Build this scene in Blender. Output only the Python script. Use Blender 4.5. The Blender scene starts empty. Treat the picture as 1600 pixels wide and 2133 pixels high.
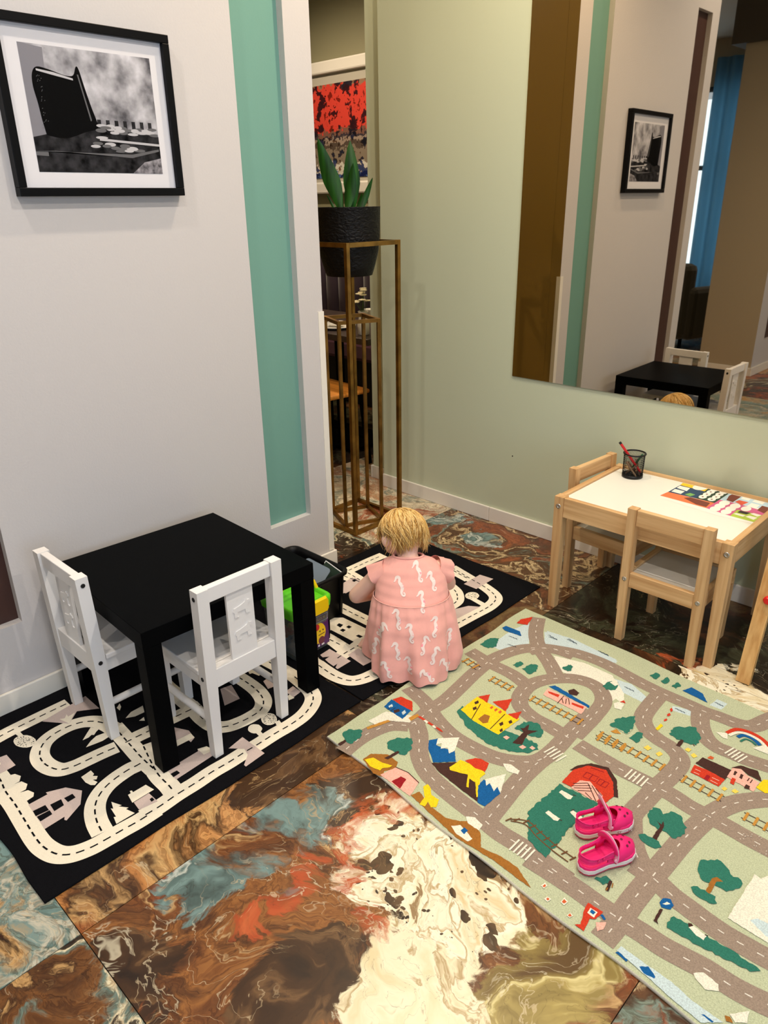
import bpy, bmesh, math, random
from mathutils import Vector, Matrix, Euler
from mathutils.bvhtree import BVHTree
from mathutils.geometry import tessellate_polygon

S = bpy.context.scene
COL = S.collection
R = math.radians
random.seed(7)

# ------------------------------------------------------------------ camera
F_PX = 1536.014
CAM = Vector((2.1362, -1.7193, 1.4339))
yaw, pitch, roll = 2.34397, 0.39804, -0.01543
fw = Vector((math.cos(yaw) * math.cos(pitch), math.sin(yaw) * math.cos(pitch), -math.sin(pitch)))
rt = Vector((math.sin(yaw), -math.cos(yaw), 0))
up = rt.cross(fw)
rt2 = rt * math.cos(roll) + up * math.sin(roll)
up2 = up * math.cos(roll) - rt * math.sin(roll)
cd = bpy.data.cameras.new('camera')
cam = bpy.data.objects.new('camera', cd)
COL.objects.link(cam)
m = Matrix((rt2, up2, -fw)).transposed().to_4x4()
m.translation = CAM
cam.matrix_world = m
cd.sensor_fit = 'VERTICAL'
cd.sensor_height = 36.0
cd.lens = F_PX / 2133 * 36.0
cd.clip_start = 0.05
S.camera = cam

# ------------------------------------------------------------------ world, light, exposure
W = bpy.data.worlds.new('world')
S.world = W
W.use_nodes = True
bg = W.node_tree.nodes['Background']
bg.inputs[0].default_value = (0.62, 0.78, 1.0, 1)
bg.inputs[1].default_value = 1.2
S.view_settings.view_transform = 'Standard'
S.view_settings.look = 'None'
S.view_settings.gamma = 1.0
S.view_settings.use_curve_mapping = False
S.view_settings.exposure = -0.05

def area(name, loc, rot, sx, sy, power, color):
    l = bpy.data.lights.new(name, 'AREA')
    l.shape = 'RECTANGLE'; l.size = sx; l.size_y = sy
    l.energy = power; l.color = color
    o = bpy.data.objects.new(name, l); COL.objects.link(o)
    o.location = loc; o.rotation_euler = rot
    return o
# daylight entering through the window wall that faces the picture wall, and through the rear window
area('daylight_window', (4.98, -2.3, 1.475), (0, R(90), 0), 2.3, 3.8, 78, (0.56, 0.75, 1.0))
area('daylight_rear_window', (-2.0, -5.72, 1.45), (R(90), 0, 0), 1.5, 2.0, 25, (0.55, 0.78, 1.0))
SPOT_W = 64
SPOT_COL = (1.0, 0.915, 0.82)
WARM = (1.0, 0.80, 0.56)
CEIL = 3.0
# ceiling downlights: x, y, power factor
DOWNLIGHTS = [(0.52, -1.35, .62, 'above the black table end of the picture wall'), (0.50, 0.30, 1.2, 'above the black crate', WARM), (1.45, -1.42, .78, 'above the bare marbled floor'),
              (1.45, 0.02, 1.2, 'above the road rug'), (2.45, 0.02, 1.1, 'above the easel side of the room'), (2.45, -1.42, .9, 'straight above the viewer'),
              (-.95, .72, .40, 'above the passage stands', WARM), (-1.5, 1.75, 1.2, 'above the dining table', WARM), (-2.5, 1.75, 1.2, 'above the far end of the bench', WARM), (1.45, -3.2, .8, 'behind the viewer'), (-1.2, -3.4, 1.2, 'above the armchair')]

# ------------------------------------------------------------------ helpers
def lin(c):
    return tuple(((v / 255) / 12.92 if v / 255 <= 0.04045 else ((v / 255 + 0.055) / 1.055) ** 2.4) for v in c)

MATS = {}
def mat(name, rgb, rough=0.6, metal=0.0, var=0.0, vscale=8.0, bump=0.0, bscale=200.0, emit=0.0, sheen=0.0, coat=0.0, spec=None, stretch=None, rgb2=None, trans=0.0, alpha=1.0):
    if name in MATS:
        return MATS[name]
    M = bpy.data.materials.new(name); M.use_nodes = True
    nt = M.node_tree; N = nt.nodes; L = nt.links
    b = N['Principled BSDF']
    c = lin(rgb)
    b.inputs['Base Color'].default_value = (*c, 1)
    b.inputs['Roughness'].default_value = rough
    b.inputs['Metallic'].default_value = metal
    if spec is not None: b.inputs['Specular IOR Level'].default_value = spec
    if sheen: b.inputs['Sheen Weight'].default_value = sheen
    if coat: b.inputs['Coat Weight'].default_value = coat
    if trans: b.inputs['Transmission Weight'].default_value = trans
    if alpha < 1: b.inputs['Alpha'].default_value = alpha
    if emit:
        b.inputs['Emission Color'].default_value = (*c, 1)
        b.inputs['Emission Strength'].default_value = emit
    if var or bump:
        tc = N.new('ShaderNodeTexCoord')
        mp = N.new('ShaderNodeMapping')
        if stretch: mp.inputs['Scale'].default_value = stretch
        L.new(tc.outputs['Object'], mp.inputs['Vector'])
    if var:
        n = N.new('ShaderNodeTexNoise'); n.inputs['Scale'].default_value = vscale; n.inputs['Detail'].default_value = 5
        L.new(mp.outputs[0], n.inputs['Vector'])
        r = N.new('ShaderNodeValToRGB')
        c2 = lin(rgb2) if rgb2 else tuple(v * (1 - var) for v in c)
        c1 = c if rgb2 else tuple(min(1, v * (1 + var)) for v in c)
        r.color_ramp.elements[0].color = (*c2, 1); r.color_ramp.elements[0].position = .32
        r.color_ramp.elements[1].color = (*c1, 1); r.color_ramp.elements[1].position = .68
        L.new(n.outputs['Fac'], r.inputs[0]); L.new(r.outputs[0], b.inputs['Base Color'])
    if bump:
        n2 = N.new('ShaderNodeTexNoise'); n2.inputs['Scale'].default_value = bscale; n2.inputs['Detail'].default_value = 3
        L.new(mp.outputs[0], n2.inputs['Vector'])
        bp = N.new('ShaderNodeBump'); bp.inputs['Strength'].default_value = bump; bp.inputs['Distance'].default_value = 0.004
        L.new(n2.outputs['Fac'], bp.inputs['Height']); L.new(bp.outputs[0], b.inputs['Normal'])
    MATS[name] = M
    return M

class MB:
    """collects geometry for one mesh object; per-face material index"""
    def __init__(s):
        s.v = []; s.f = []; s.mi = []; s.cur = 0; s.sm = []
    def add(s, verts, faces, smooth=False, M=None):
        o = len(s.v)
        for p in verts:
            p = Vector(p)
            s.v.append(tuple(M @ p) if M else tuple(p))
        for f in faces:
            s.f.append(tuple(i + o for i in f)); s.mi.append(s.cur); s.sm.append(smooth)
        return s
    def box(s, lo, hi, M=None, bev=0.0):
        if bev > 0:
            bm = bmesh.new()
            bmesh.ops.create_cube(bm, size=1)
            for v in bm.verts:
                v.co = Vector([(lo[i] + hi[i]) / 2 + v.co[i] * (hi[i] - lo[i]) for i in range(3)])
            bmesh.ops.bevel(bm, geom=bm.edges[:], offset=bev, segments=2, affect='EDGES', profile=.5)
            bm.verts.index_update()
            s.add([v.co for v in bm.verts], [[v.index for v in f.verts] for f in bm.faces], False, M)
            bm.free()
            return s
        x0, y0, z0 = lo; x1, y1, z1 = hi
        s.add([(x0, y0, z0), (x1, y0, z0), (x1, y1, z0), (x0, y1, z0), (x0, y0, z1), (x1, y0, z1), (x1, y1, z1), (x0, y1, z1)],
              [(0, 3, 2, 1), (4, 5, 6, 7), (0, 1, 5, 4), (1, 2, 6, 5), (2, 3, 7, 6), (3, 0, 4, 7)], False, M)
        return s
    def loft(s, rings, cap=True, closed=True, smooth=True, M=None):
        n = len(rings[0]); vs = [p for r in rings for p in r]; fs = []
        for i in range(len(rings) - 1):
            for j in range(n if closed else n - 1):
                k = (j + 1) % n
                fs.append((i * n + j, i * n + k, (i + 1) * n + k, (i + 1) * n + j))
        s.add(vs, fs, smooth, M)
        if cap:
            o = len(rings) - 1
            s.add(rings[0], [tuple(reversed(range(n)))], False, M)
            s.add(rings[o], [tuple(range(n))], False, M)
        return s
    def lathe(s, prof, n=32, M=None, c=(0, 0), smooth=True):
        rings = [[(c[0] + r * math.cos(2 * math.pi * i / n), c[1] + r * math.sin(2 * math.pi * i / n), z) for i in range(n)] for r, z in prof]
        return s.loft(rings, cap=True, smooth=smooth, M=M)
    def tube(s, pts, r, n=10, M=None, flat=1.0):
        pts = [Vector(p) for p in pts]; rings = []
        rr = r if isinstance(r, (list, tuple)) else [r] * len(pts)
        t0 = (pts[1] - pts[0]).normalized()
        a = Vector((0, 0, 1)) if abs(t0.z) < .9 else Vector((1, 0, 0))
        u = t0.cross(a).normalized()
        for i, p in enumerate(pts):
            t = (pts[min(i + 1, len(pts) - 1)] - pts[max(i - 1, 0)]).normalized()
            u = (u - t * u.dot(t)).normalized(); w = t.cross(u)
            rings.append([tuple(p + (u * math.cos(2 * math.pi * k / n) + w * flat * math.sin(2 * math.pi * k / n)) * rr[i]) for k in range(n)])
        return s.loft(rings, M=M)
    def bar(s, a, b, w, h=None, upv=(0, 0, 1)):
        a = Vector(a); b = Vector(b); t = (b - a).normalized(); h = h or w
        u = Vector(upv)
        if abs(u.dot(t)) > .95: u = Vector((1, 0, 0))
        sd = t.cross(u).normalized(); u = sd.cross(t)
        c = [(-1, -1), (1, -1), (1, 1), (-1, 1)]
        rings = [[tuple(p + sd * x * w / 2 + u * y * h / 2) for x, y in c] for p in (a, b)]
        return s.loft(rings, smooth=False)
    def prism(s, poly, z0, z1, M=None):
        tri = tessellate_polygon([[Vector((x, y, 0)) for x, y in poly]])
        n = len(poly)
        a = sum(poly[i][0] * poly[(i + 1) % n][1] - poly[(i + 1) % n][0] * poly[i][1] for i in range(n))
        if a < 0:
            poly = poly[::-1]; tri = tessellate_polygon([[Vector((x, y, 0)) for x, y in poly]])
        vs = [(x, y, z0) for x, y in poly] + [(x, y, z1) for x, y in poly]
        fs = [(i, (i + 1) % n, n + (i + 1) % n, n + i) for i in range(n)]
        for t in tri:
            p = [Vector(poly[i]) for i in t]
            ar = (p[1] - p[0]).cross(p[2] - p[0])
            t = t if ar > 0 else (t[0], t[2], t[1])
            fs.append((t[0] + n, t[1] + n, t[2] + n)); fs.append((t[0], t[2], t[1]))
        return s.add(vs, fs, False, M)
    def sheet(s, poly, z):
        """flat polygon facing up"""
        tri = tessellate_polygon([[Vector((x, y, 0)) for x, y in poly]])
        fs = []
        for t in tri:
            p = [Vector(poly[i]) for i in t]
            fs.append(t if (p[1] - p[0]).cross(p[2] - p[0]) > 0 else (t[0], t[2], t[1]))
        return s.add([(x, y, z) for x, y in poly], fs)
    def sphere(s, c, r, seg=16, rings=10, M=None):
        rx, ry, rz = r if isinstance(r, (tuple, list)) else (r, r, r)
        rs = []
        for i in range(1, rings):
            th = math.pi * i / rings
            rs.append([(c[0] + rx * math.sin(th) * math.cos(2 * math.pi * k / seg), c[1] + ry * math.sin(th) * math.sin(2 * math.pi * k / seg), c[2] - rz * math.cos(th)) for k in range(seg)])
        return s.loft(rs, M=M)
    def text(s, body, size, M, depth=0.0002, align='CENTER'):
        cu = bpy.data.curves.new('lettering', 'FONT'); cu.body = body; cu.size = size; cu.align_x = align; cu.align_y = 'CENTER'; cu.extrude = depth; cu.resolution_u = 3
        o = bpy.data.objects.new('lettering', cu); COL.objects.link(o)
        dg = bpy.context.evaluated_depsgraph_get()
        me = bpy.data.meshes.new_from_object(o.evaluated_get(dg))
        s.add([v.co for v in me.vertices], [tuple(p.vertices) for p in me.polygons], False, M)
        bpy.data.objects.remove(o); bpy.data.curves.remove(cu); bpy.data.meshes.remove(me)
        return s
    def build(s, name, mats, parent=None, loc=None, rot=None):
        me = bpy.data.meshes.new(name)
        me.from_pydata(s.v, [], s.f)
        mats = mats if isinstance(mats, (list, tuple)) else [mats]
        for M in mats: me.materials.append(M)
        me.polygons.foreach_set('material_index', s.mi)
        me.polygons.foreach_set('use_smooth', s.sm)
        me.update()
        o = bpy.data.objects.new(name, me); COL.objects.link(o)
        if loc: o.location = loc
        if rot: o.rotation_euler = rot
        if parent: o.parent = parent
        return o

def tag(o, label=None, cat=None, group=None, kind=None):
    if label: o['label'] = label
    if cat: o['category'] = cat
    if group: o['group'] = group
    if kind: o['kind'] = kind
    return o
def thing(name, label, cat, loc=(0, 0, 0), rz=0.0, group=None):
    o = bpy.data.objects.new(name, None); COL.objects.link(o)
    o.empty_display_size = .05
    o.location = loc; o.rotation_euler = (0, 0, rz)
    return tag(o, label, cat, group)
def struct(o): o['kind'] = 'structure'; return o
def dup(root, loc, rz, label=None):
    r = root.copy(); COL.objects.link(r); r.location = loc; r.rotation_euler = (0, 0, rz)
    if label: r['label'] = label
    for ch in list(root.children):
        c = ch.copy(); COL.objects.link(c); c.parent = r
        for g in list(ch.children):
            d = g.copy(); COL.objects.link(d); d.parent = c
    return r
def pts(s, k=.001):
    v = [float(t) * k for t in s.split()]
    return list(zip(v[::2], v[1::2]))
def smooth_line(p, n=6):
    if len(p) < 3: return p
    q = [p[0]] + list(p) + [p[-1]]; out = []
    for i in range(1, len(q) - 2):
        for k in range(n):
            t = k / n; a, b, c, d = (Vector(q[i - 1]), Vector(q[i]), Vector(q[i + 1]), Vector(q[i + 2]))
            out.append(tuple(.5 * ((2 * b) + (-a + c) * t + (2 * a - 5 * b + 4 * c - d) * t * t + (-a + 3 * b - 3 * c + d) * t ** 3)))
    out.append(tuple(p[-1]))
    return out
def strip(mb, line, w, z):
    """flat ribbon of width w along a 2-D line"""
    n = len(line); vs = []
    for i in range(n):
        a = Vector(line[max(i - 1, 0)]); b = Vector(line[min(i + 1, n - 1)])
        t = (b - a); t = t.normalized() if t.length > 1e-9 else Vector((1, 0)); nn = Vector((-t.y, t.x)) * w / 2
        zi = z + i * 3e-7      # a ribbon that crosses itself never lies in one plane
        p = Vector(line[i]); vs += [(p.x - nn.x, p.y - nn.y, zi), (p.x + nn.x, p.y + nn.y, zi)]
    mb.add(vs, [(2 * i, 2 * i + 2, 2 * i + 3, 2 * i + 1) for i in range(n - 1)])
def dashes(mb, line, w, dash, gap, z):
    seg = [(Vector(line[i]), Vector(line[i + 1])) for i in range(len(line) - 1)]
    pos = gap * .5; total = sum((b - a).length for a, b in seg)
    def at(s):
        for a, b in seg:
            l = (b - a).length
            if s <= l and l > 0: return tuple(a + (b - a) * s / l)
            s -= l
        return tuple(seg[-1][1])
    while pos + dash < total:
        strip(mb, [at(pos), at(pos + dash / 2), at(pos + dash)], w, z)
        pos += dash + gap
def clip(poly, x0, x1, y0, y1):
    def cut(p, ax, v, keep_less):
        out = []
        for i in range(len(p)):
            a, b = p[i], p[(i + 1) % len(p)]
            ia = (a[ax] <= v) == keep_less; ib = (b[ax] <= v) == keep_less
            if ia: out.append(a)
            if ia != ib:
                t = (v - a[ax]) / (b[ax] - a[ax]); out.append((a[0] + (b[0] - a[0]) * t, a[1] + (b[1] - a[1]) * t))
        return out
    for ax, v, k in ((0, x0, False), (0, x1, True), (1, y0, False), (1, y1, True)):
        if len(poly) < 3: return []
        poly = cut(poly, ax, v, k)
    return poly

# ------------------------------------------------------------------ materials
M_wall = mat('plaster_offwhite', (203, 198, 196), .55, bump=.12, bscale=140)
M_trimw = mat('trim_white', (234, 228, 216), .4)
M_teal = mat('paint_teal', (112, 158, 144), .45, bump=.05, bscale=120)
M_brown = mat('paint_brown', (62, 34, 26), .45)
M_green = mat('paint_sage', (200, 207, 180), .24, bump=.025, bscale=90, spec=.5)
M_olive = mat('paint_olive', (140, 114, 56), .3)
M_khaki = mat('paint_khaki', (140, 137, 110), .6)
M_beige = mat('paint_beige', (176, 160, 132), .6)
M_ceil = mat('ceiling_white', (226, 222, 214), .8)
M_black = mat('black_lacquer', (6, 7, 8), .45, spec=.02)
M_white = mat('white_lacquer', (232, 229, 226), .42)
M_bolt = mat('steel_bolt', (190, 186, 178), .3, .9)
M_hole = mat('dark_socket', (18, 18, 18), .5)
M_brass = mat('aged_brass', (136, 100, 44), .36, .85, var=.35, vscale=14)
def wood(name, axis, rgb=(222, 184, 132), rgb2=(188, 142, 90)):
    st = {'x': (1.2, 26, 26), 'y': (26, 1.2, 26), 'z': (26, 26, 1.2)}[axis]
    return mat(name, rgb, .5, var=.2, vscale=2.2, stretch=st, rgb2=rgb2, bump=.02, bscale=3)
WX, WY, WZ = wood('pine_x', 'x'), wood('pine_y', 'y'), wood('pine_z', 'z')

# ------------------------------------------------------------------ floor of printed marble tiles
def marble(name, ramp, blobs=(), scale=2.0):
    M = bpy.data.materials.new(name); M.use_nodes = True
    nt = M.node_tree; N = nt.nodes; L = nt.links
    b = N['Principled BSDF']
    b.inputs['Roughness'].default_value = .3; b.inputs['Specular IOR Level'].default_value = .4
    geo = N.new('ShaderNodeNewGeometry'); oi = N.new('ShaderNodeObjectInfo')
    def vm(op, a, c=None, val=None):
        n = N.new('ShaderNodeVectorMath'); n.operation = op
        L.new(a, n.inputs[0])
        if c is not None: L.new(c, n.inputs[1])
        if val is not None:
            if op == 'SCALE': n.inputs['Scale'].default_value = val
            else: n.inputs[1].default_value = val
        return n.outputs['Value'] if op == 'DISTANCE' else n.outputs[0]
    def noise(v, sc, det=4, out='Fac', rough=.5, dist=0.0):
        n = N.new('ShaderNodeTexNoise'); n.inputs['Scale'].default_value = sc; n.inputs['Detail'].default_value = det
        n.inputs['Roughness'].default_value = rough; n.inputs['Distortion'].default_value = dist
        L.new(v, n.inputs['Vector']); return n.outputs[out]
    def math_(op, a, c):
        n = N.new('ShaderNodeMath'); n.operation = op
        for i, x in enumerate((a, c)):
            if isinstance(x, (int, float)): n.inputs[i].default_value = x
            else: L.new(x, n.inputs[i])
        return n.outputs[0]
    def rmp(fac, stops):
        r = N.new('ShaderNodeValToRGB'); e = r.color_ramp.elements
        for i, (p, c) in enumerate(stops):
            el = e[i] if i < 2 else e.new(p)
            el.position = p; el.color = (*lin(c), 1)
        L.new(fac, r.inputs[0]); return r.outputs[0]
    def mix(f, a, c):
        n = N.new('ShaderNodeMix'); n.data_type = 'RGBA'
        L.new(f, n.inputs[0]); L.new(a, n.inputs[6]); L.new(c, n.inputs[7]); return n.outputs[2]
    P = geo.outputs['Position']
    cmb = N.new('ShaderNodeCombineXYZ')
    for i, k in enumerate((31.0, 17.0, 9.0)):
        L.new(math_('MULTIPLY', oi.outputs['Random'], k), cmb.inputs[i])
    Q = vm('ADD', P, cmb.outputs[0])
    w1 = vm('SCALE', vm('ADD', noise(Q, 2.1, 2, 'Color'), None, (-.5, -.5, -.5)), None, .55)
    w2 = vm('SCALE', vm('ADD', noise(vm('ADD', Q, w1), 6.5, 3, 'Color'), None, (-.5, -.5, -.5)), None, .16)
    w3 = vm('SCALE', vm('ADD', noise(vm('ADD', Q, w2), 21, 2, 'Color'), None, (-.5, -.5, -.5)), None, .045)
    warp = vm('ADD', vm('ADD', w1, w2), w3)
    Q2 = vm('ADD', Q, warp)
    col = rmp(noise(Q2, scale, 7, 'Fac', .58, .6), ramp)
    fine = rmp(noise(Q2, 9, 6, 'Fac', .6, 1.4), [(.40, (255, 255, 255)), (.47, (150, 125, 100)), (.49, (255, 250, 235)), (.51, (255, 255, 255)), (.60, (190, 170, 150)), (.63, (255, 255, 255))])
    mu = N.new('ShaderNodeMix'); mu.data_type = 'RGBA'; mu.blend_type = 'MULTIPLY'; mu.inputs[0].default_value = .7
    L.new(col, mu.inputs[6]); L.new(fine, mu.inputs[7]); col = mu.outputs[2]
    frac = noise(vm('ADD', P, vm('SCALE', warp, None, .5)), 7.0, 9, 'Fac', .66, 1.2)
    frac2 = math_('MULTIPLY', math_('SUBTRACT', frac, .5), .26)
    lw = vm('ADD', vm('SCALE', w1, None, .28), vm('ADD', vm('SCALE', w2, None, .9), w3))
    PB = vm('ADD', P, lw)
    sep = N.new('ShaderNodeSeparateXYZ'); L.new(PB, sep.inputs[0])
    flat = N.new('ShaderNodeCombineXYZ'); L.new(sep.outputs[0], flat.inputs[0]); L.new(sep.outputs[1], flat.inputs[1])
    for kind, cs in blobs:
        mask = None
        for (x, y, r) in cs:
            d = vm('DISTANCE', flat.outputs[0], None, (x, y, 0))
            mr = N.new('ShaderNodeMapRange'); mr.interpolation_type = 'SMOOTHSTEP'
            mr.inputs[1].default_value = r * 1.0 + .012; mr.inputs[2].default_value = r * 1.0 - .008
            L.new(math_('ADD', d, frac2), mr.inputs[0])
            mask = mr.outputs[0] if mask is None else math_('MAXIMUM', mask, mr.outputs[0])
        if kind == 'cells':
            base = rmp(noise(Q2, 5.5, 5, 'Fac', .55, 1.2), [(.34, (214, 190, 138)), (.45, (240, 232, 204)), (.50, (186, 160, 112)), (.52, (242, 236, 212)), (.63, (236, 222, 184)), (.66, (150, 122, 84))])
            vo = N.new('ShaderNodeTexVoronoi'); vo.inputs['Scale'].default_value = 24; L.new(vm('ADD', P, vm('SCALE', lw, None, .8)), vo.inputs['Vector'])
            sz = noise(P, 6.0, 3)
            thr = math_('MULTIPLY', math_('SUBTRACT', sz, .44), 3.4)
            vo2 = N.new('ShaderNodeTexVoronoi'); vo2.inputs['Scale'].default_value = 52; L.new(vm('ADD', P, vm('SCALE', lw, None, .5)), vo2.inputs['Vector'])
            thr2 = math_('MULTIPLY', math_('SUBTRACT', noise(P, 8.5, 2), .50), 3.2)
            dk = math_('MAXIMUM', math_('LESS_THAN', vo.outputs['Distance'], thr), math_('LESS_THAN', vo2.outputs['Distance'], thr2))
            c = mix(dk, base, rmp(noise(Q2, 14, 3), [(.4, (34, 20, 12)), (.6, (96, 72, 46))]))
        else:
            pal = {'orange': [(.3, (120, 52, 22)), (.5, (176, 76, 36)), (.7, (200, 106, 60))],
                   'teal': [(.3, (58, 70, 66)), (.42, (118, 144, 140)), (.5, (84, 104, 100)), (.54, (190, 196, 186)), (.58, (96, 118, 114)), (.7, (54, 44, 34))],
                   'olive': [(.3, (96, 78, 34)), (.45, (170, 150, 86)), (.5, (214, 200, 140)), (.54, (140, 120, 62)), (.7, (92, 66, 32))],
                   'cream': [(.3, (190, 165, 112)), (.45, (234, 222, 186)), (.5, (176, 150, 104)), (.53, (238, 228, 196)), (.7, (222, 204, 160))],
                   'tan': [(.3, (128, 90, 50)), (.42, (206, 166, 110)), (.48, (120, 84, 48)), (.52, (214, 180, 126)), (.62, (184, 132, 78)), (.7, (90, 60, 34))],
                   'dark': [(.3, (40, 26, 16)), (.5, (70, 46, 26)), (.56, (110, 80, 50)), (.6, (62, 40, 24)), (.75, (48, 30, 18))]}[kind]
            c = rmp(noise(Q2, 4.5, 5, 'Fac', .55, 1.0), pal)
        if kind == 'orange': mask = math_('MULTIPLY', mask, rmp(frac, [(.36, (60, 60, 60)), (.52, (255, 255, 255))]))
        if kind == 'teal': mask = math_('MULTIPLY', mask, rmp(noise(Q2, 4.0, 6, 'Fac', .6), [(.40, (0, 0, 0)), (.50, (255, 255, 255))]))
        col = mix(mask, col, c)
    vn = noise(Q2, 2.6, 6, 'Fac', .55, .8)
    fr_ = N.new('ShaderNodeMath'); fr_.operation = 'FRACT'; L.new(math_('MULTIPLY', vn, 13.0), fr_.inputs[0])
    line = rmp(fr_.outputs[0], [(.0, (0, 0, 0)), (.44, (0, 0, 0)), (.49, (255, 255, 255)), (.51, (255, 255, 255)), (.55, (0, 0, 0)), (1.0, (0, 0, 0))])
    where = rmp(noise(Q, 3.3, 4), [(.46, (0, 0, 0)), (.60, (190, 190, 190))])
    lf = math_('MULTIPLY', line, where)
    col = mix(lf, col, rmp(noise(Q2, 3.0, 2), [(.4, (196, 160, 108)), (.6, (232, 222, 192))]))
    dkl = rmp(fr_.outputs[0], [(.0, (255, 255, 255)), (.03, (60, 60, 60)), (.08, (0, 0, 0)), (1.0, (0, 0, 0))])
    col = mix(math_('MULTIPLY', dkl, .55), col, rmp(noise(Q2, 3.0, 2), [(.4, (40, 26, 16)), (.6, (70, 46, 28))]))
    L.new(col, b.inputs['Base Color'])
    return M
DK, BR, TAN, TEAL, OR, CRM = (46, 30, 19), (104, 68, 36), (196, 156, 102), (104, 128, 120), (176, 82, 38), (232, 220, 186)
T_brown = marble('tile_brown', [(.26, DK), (.34, BR), (.40, TAN), (.42, (78, 50, 28)), (.47, (120, 78, 40)), (.50, TEAL), (.525, CRM), (.54, (70, 62, 50)), (.58, DK), (.64, OR), (.69, TAN), (.74, CRM)])
T_hero = marble('tile_hero', [(.28, DK), (.36, (116, 70, 34)), (.42, (150, 98, 50)), (.46, (92, 56, 28)), (.52, (126, 76, 36)), (.545, (206, 170, 116)), (.56, (104, 62, 30)), (.64, (168, 86, 42)), (.72, DK)],
                [('dark', [(1.02, -.72, .10), (1.30, -1.14, .12), (1.05, -1.35, .10)]), ('teal', [(.95, -1.03, .10), (.96, -.90, .10), (.94, -1.15, .08), (1.04, -.99, .07), (.98, -.80, .06)]),
                 ('olive', [(1.66, -.74, .10), (1.68, -.88, .12), (1.72, -1.0, .12)]),
                 ('cream', [(1.46, -.92, .12), (1.52, -1.02, .14), (1.40, -.86, .10)]), ('cells', [(1.30, -.76, .15), (1.18, -.74, .10), (1.42, -.76, .13), (1.24, -.86, .09)]),
                 ('orange', [(1.16, -.62, .035), (1.12, -.67, .035), (1.08, -.73, .035), (1.10, -.80, .03), (1.14, -.85, .03), (1.20, -.90, .03), (1.26, -.935, .03), (1.32, -.96, .03), (1.09, -.93, .03), (1.12, -.99, .03), (1.14, -1.05, .035), (1.13, -1.12, .04)])])
T_tan = marble('tile_tan', [(.28, (120, 78, 40)), (.38, TAN), (.44, (206, 150, 92)), (.48, (84, 58, 34)), (.50, (206, 168, 112)), (.56, (188, 128, 72)), (.60, (70, 46, 28)), (.63, TAN), (.70, (150, 88, 46))],
               [('dark', [(.84, -.78, .12), (.80, -.62, .14)])])
T_teal = marble('tile_teal', [(.28, DK), (.36, TAN), (.42, (128, 156, 152)), (.50, (104, 130, 126)), (.53, (196, 190, 170)), (.56, (116, 142, 138)), (.62, TAN), (.66, DK), (.72, OR)])
T_pale = marble('tile_pale', [(.28, (84, 60, 40)), (.36, (176, 104, 72)), (.40, (206, 196, 170)), (.46, (232, 218, 188)), (.50, (150, 160, 146)), (.53, (236, 224, 198)), (.58, (190, 140, 104)), (.64, (222, 206, 176)), (.70, (90, 64, 44))])
T_rust = marble('tile_rust', [(.26, (60, 40, 26)), (.36, (116, 64, 36)), (.42, (140, 74, 40)), (.45, (120, 140, 128)), (.48, (88, 60, 38)), (.52, (96, 62, 36)), (.545, (220, 196, 150)), (.56, (80, 56, 36)), (.66, (150, 84, 46)), (.74, DK)],
                [('teal', [(.32, .78, .07), (.05, .88, .10)])], 2.4)
T_dark_shade = marble('tile_dark_shade', [(.26, (20, 14, 10)), (.40, (44, 30, 20)), (.46, (70, 72, 52)), (.50, (34, 24, 16)), (.56, (58, 40, 24)), (.62, (92, 52, 28)), (.70, (120, 96, 60)), (.74, (30, 20, 14))],  # dark marble; shadow under the dining and pine tables put into its colour
                [('cells', [(1.50, .42, .10), (1.62, .38, .10)]), ('orange', [(1.35, .44, .04), (1.40, .46, .03)])])
floor = struct(MB().box((-5.0, -6.2, -.06), (5.2, 3.2, -.006)).build('floor', mat('grout_dark', (40, 32, 26), .8)))
TS = .911
tile_mesh = {}
rnd = random.Random(3)
for i in range(-6, 5):
    for j in range(-6, 5):
        x0 = -.022 + TS * i; y0 = -1.389 + TS * j
        if x0 < -5 or x0 + TS > 5.2 or y0 < -6.2 or y0 + TS > 3.2: continue
        key = {(1, 0): T_hero, (0, 0): T_tan, (0, -1): T_teal, (-1, 2): T_pale, (0, 2): T_rust, (-2, 2): T_dark_shade, (-2, 3): T_dark_shade, (-1, 3): T_dark_shade, (-3, 3): T_dark_shade, (0, 1): T_dark_shade, (1, 2): T_dark_shade, (1, -1): T_brown, (-1, 1): T_brown, (1, 1): T_dark_shade}.get((i, j)) or rnd.choice([T_brown, T_brown, T_rust, T_tan, T_pale])
        if key.name not in tile_mesh:
            o = MB().box((-TS / 2 + .001, -TS / 2 + .001, -.0055), (TS / 2 - .001, TS / 2 - .001, 0)).build('tile', key)
            tile_mesh[key.name] = o.data
        else:
            o = bpy.data.objects.new('tile', tile_mesh[key.name]); COL.objects.link(o)
        o.location = (x0 + TS / 2, y0 + TS / 2, 0); o.parent = floor

# ------------------------------------------------------------------ walls
D = .9932           # sage wall plane  y = D
YE = .157           # end of the picture wall
YB = -1.40          # its other end
RD = .03            # recess depth
T0, T1, TZ = -.158, .045, .271      # teal recess
B0, B1, BZ, BT = -1.30, -1.103, .281, 2.42   # brown recess
def prefer(o, n, idx):
    for p in o.data.polygons:
        if (p.normal - Vector(n)).length < .01: p.material_index = idx
w = MB().box((-.06, YB, 0), (-RD, YE, CEIL))
for y0, y1, z0, z1 in ((YB, B0, 0, CEIL), (B0, B1, 0, BZ), (B0, B1, BT, CEIL), (B1, T0, 0, CEIL), (T0, T1, 0, TZ), (T0, T1, BT, CEIL), (T1, YE, 0, CEIL)):
    w.box((-RD, y0, z0), (0, y1, z1))
wall_left = struct(w.build('wall_left', [M_wall, M_olive]))
for p in wall_left.data.polygons:
    if p.normal.y > .9 and p.center.y > YE - .001: p.material_index = 1
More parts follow.
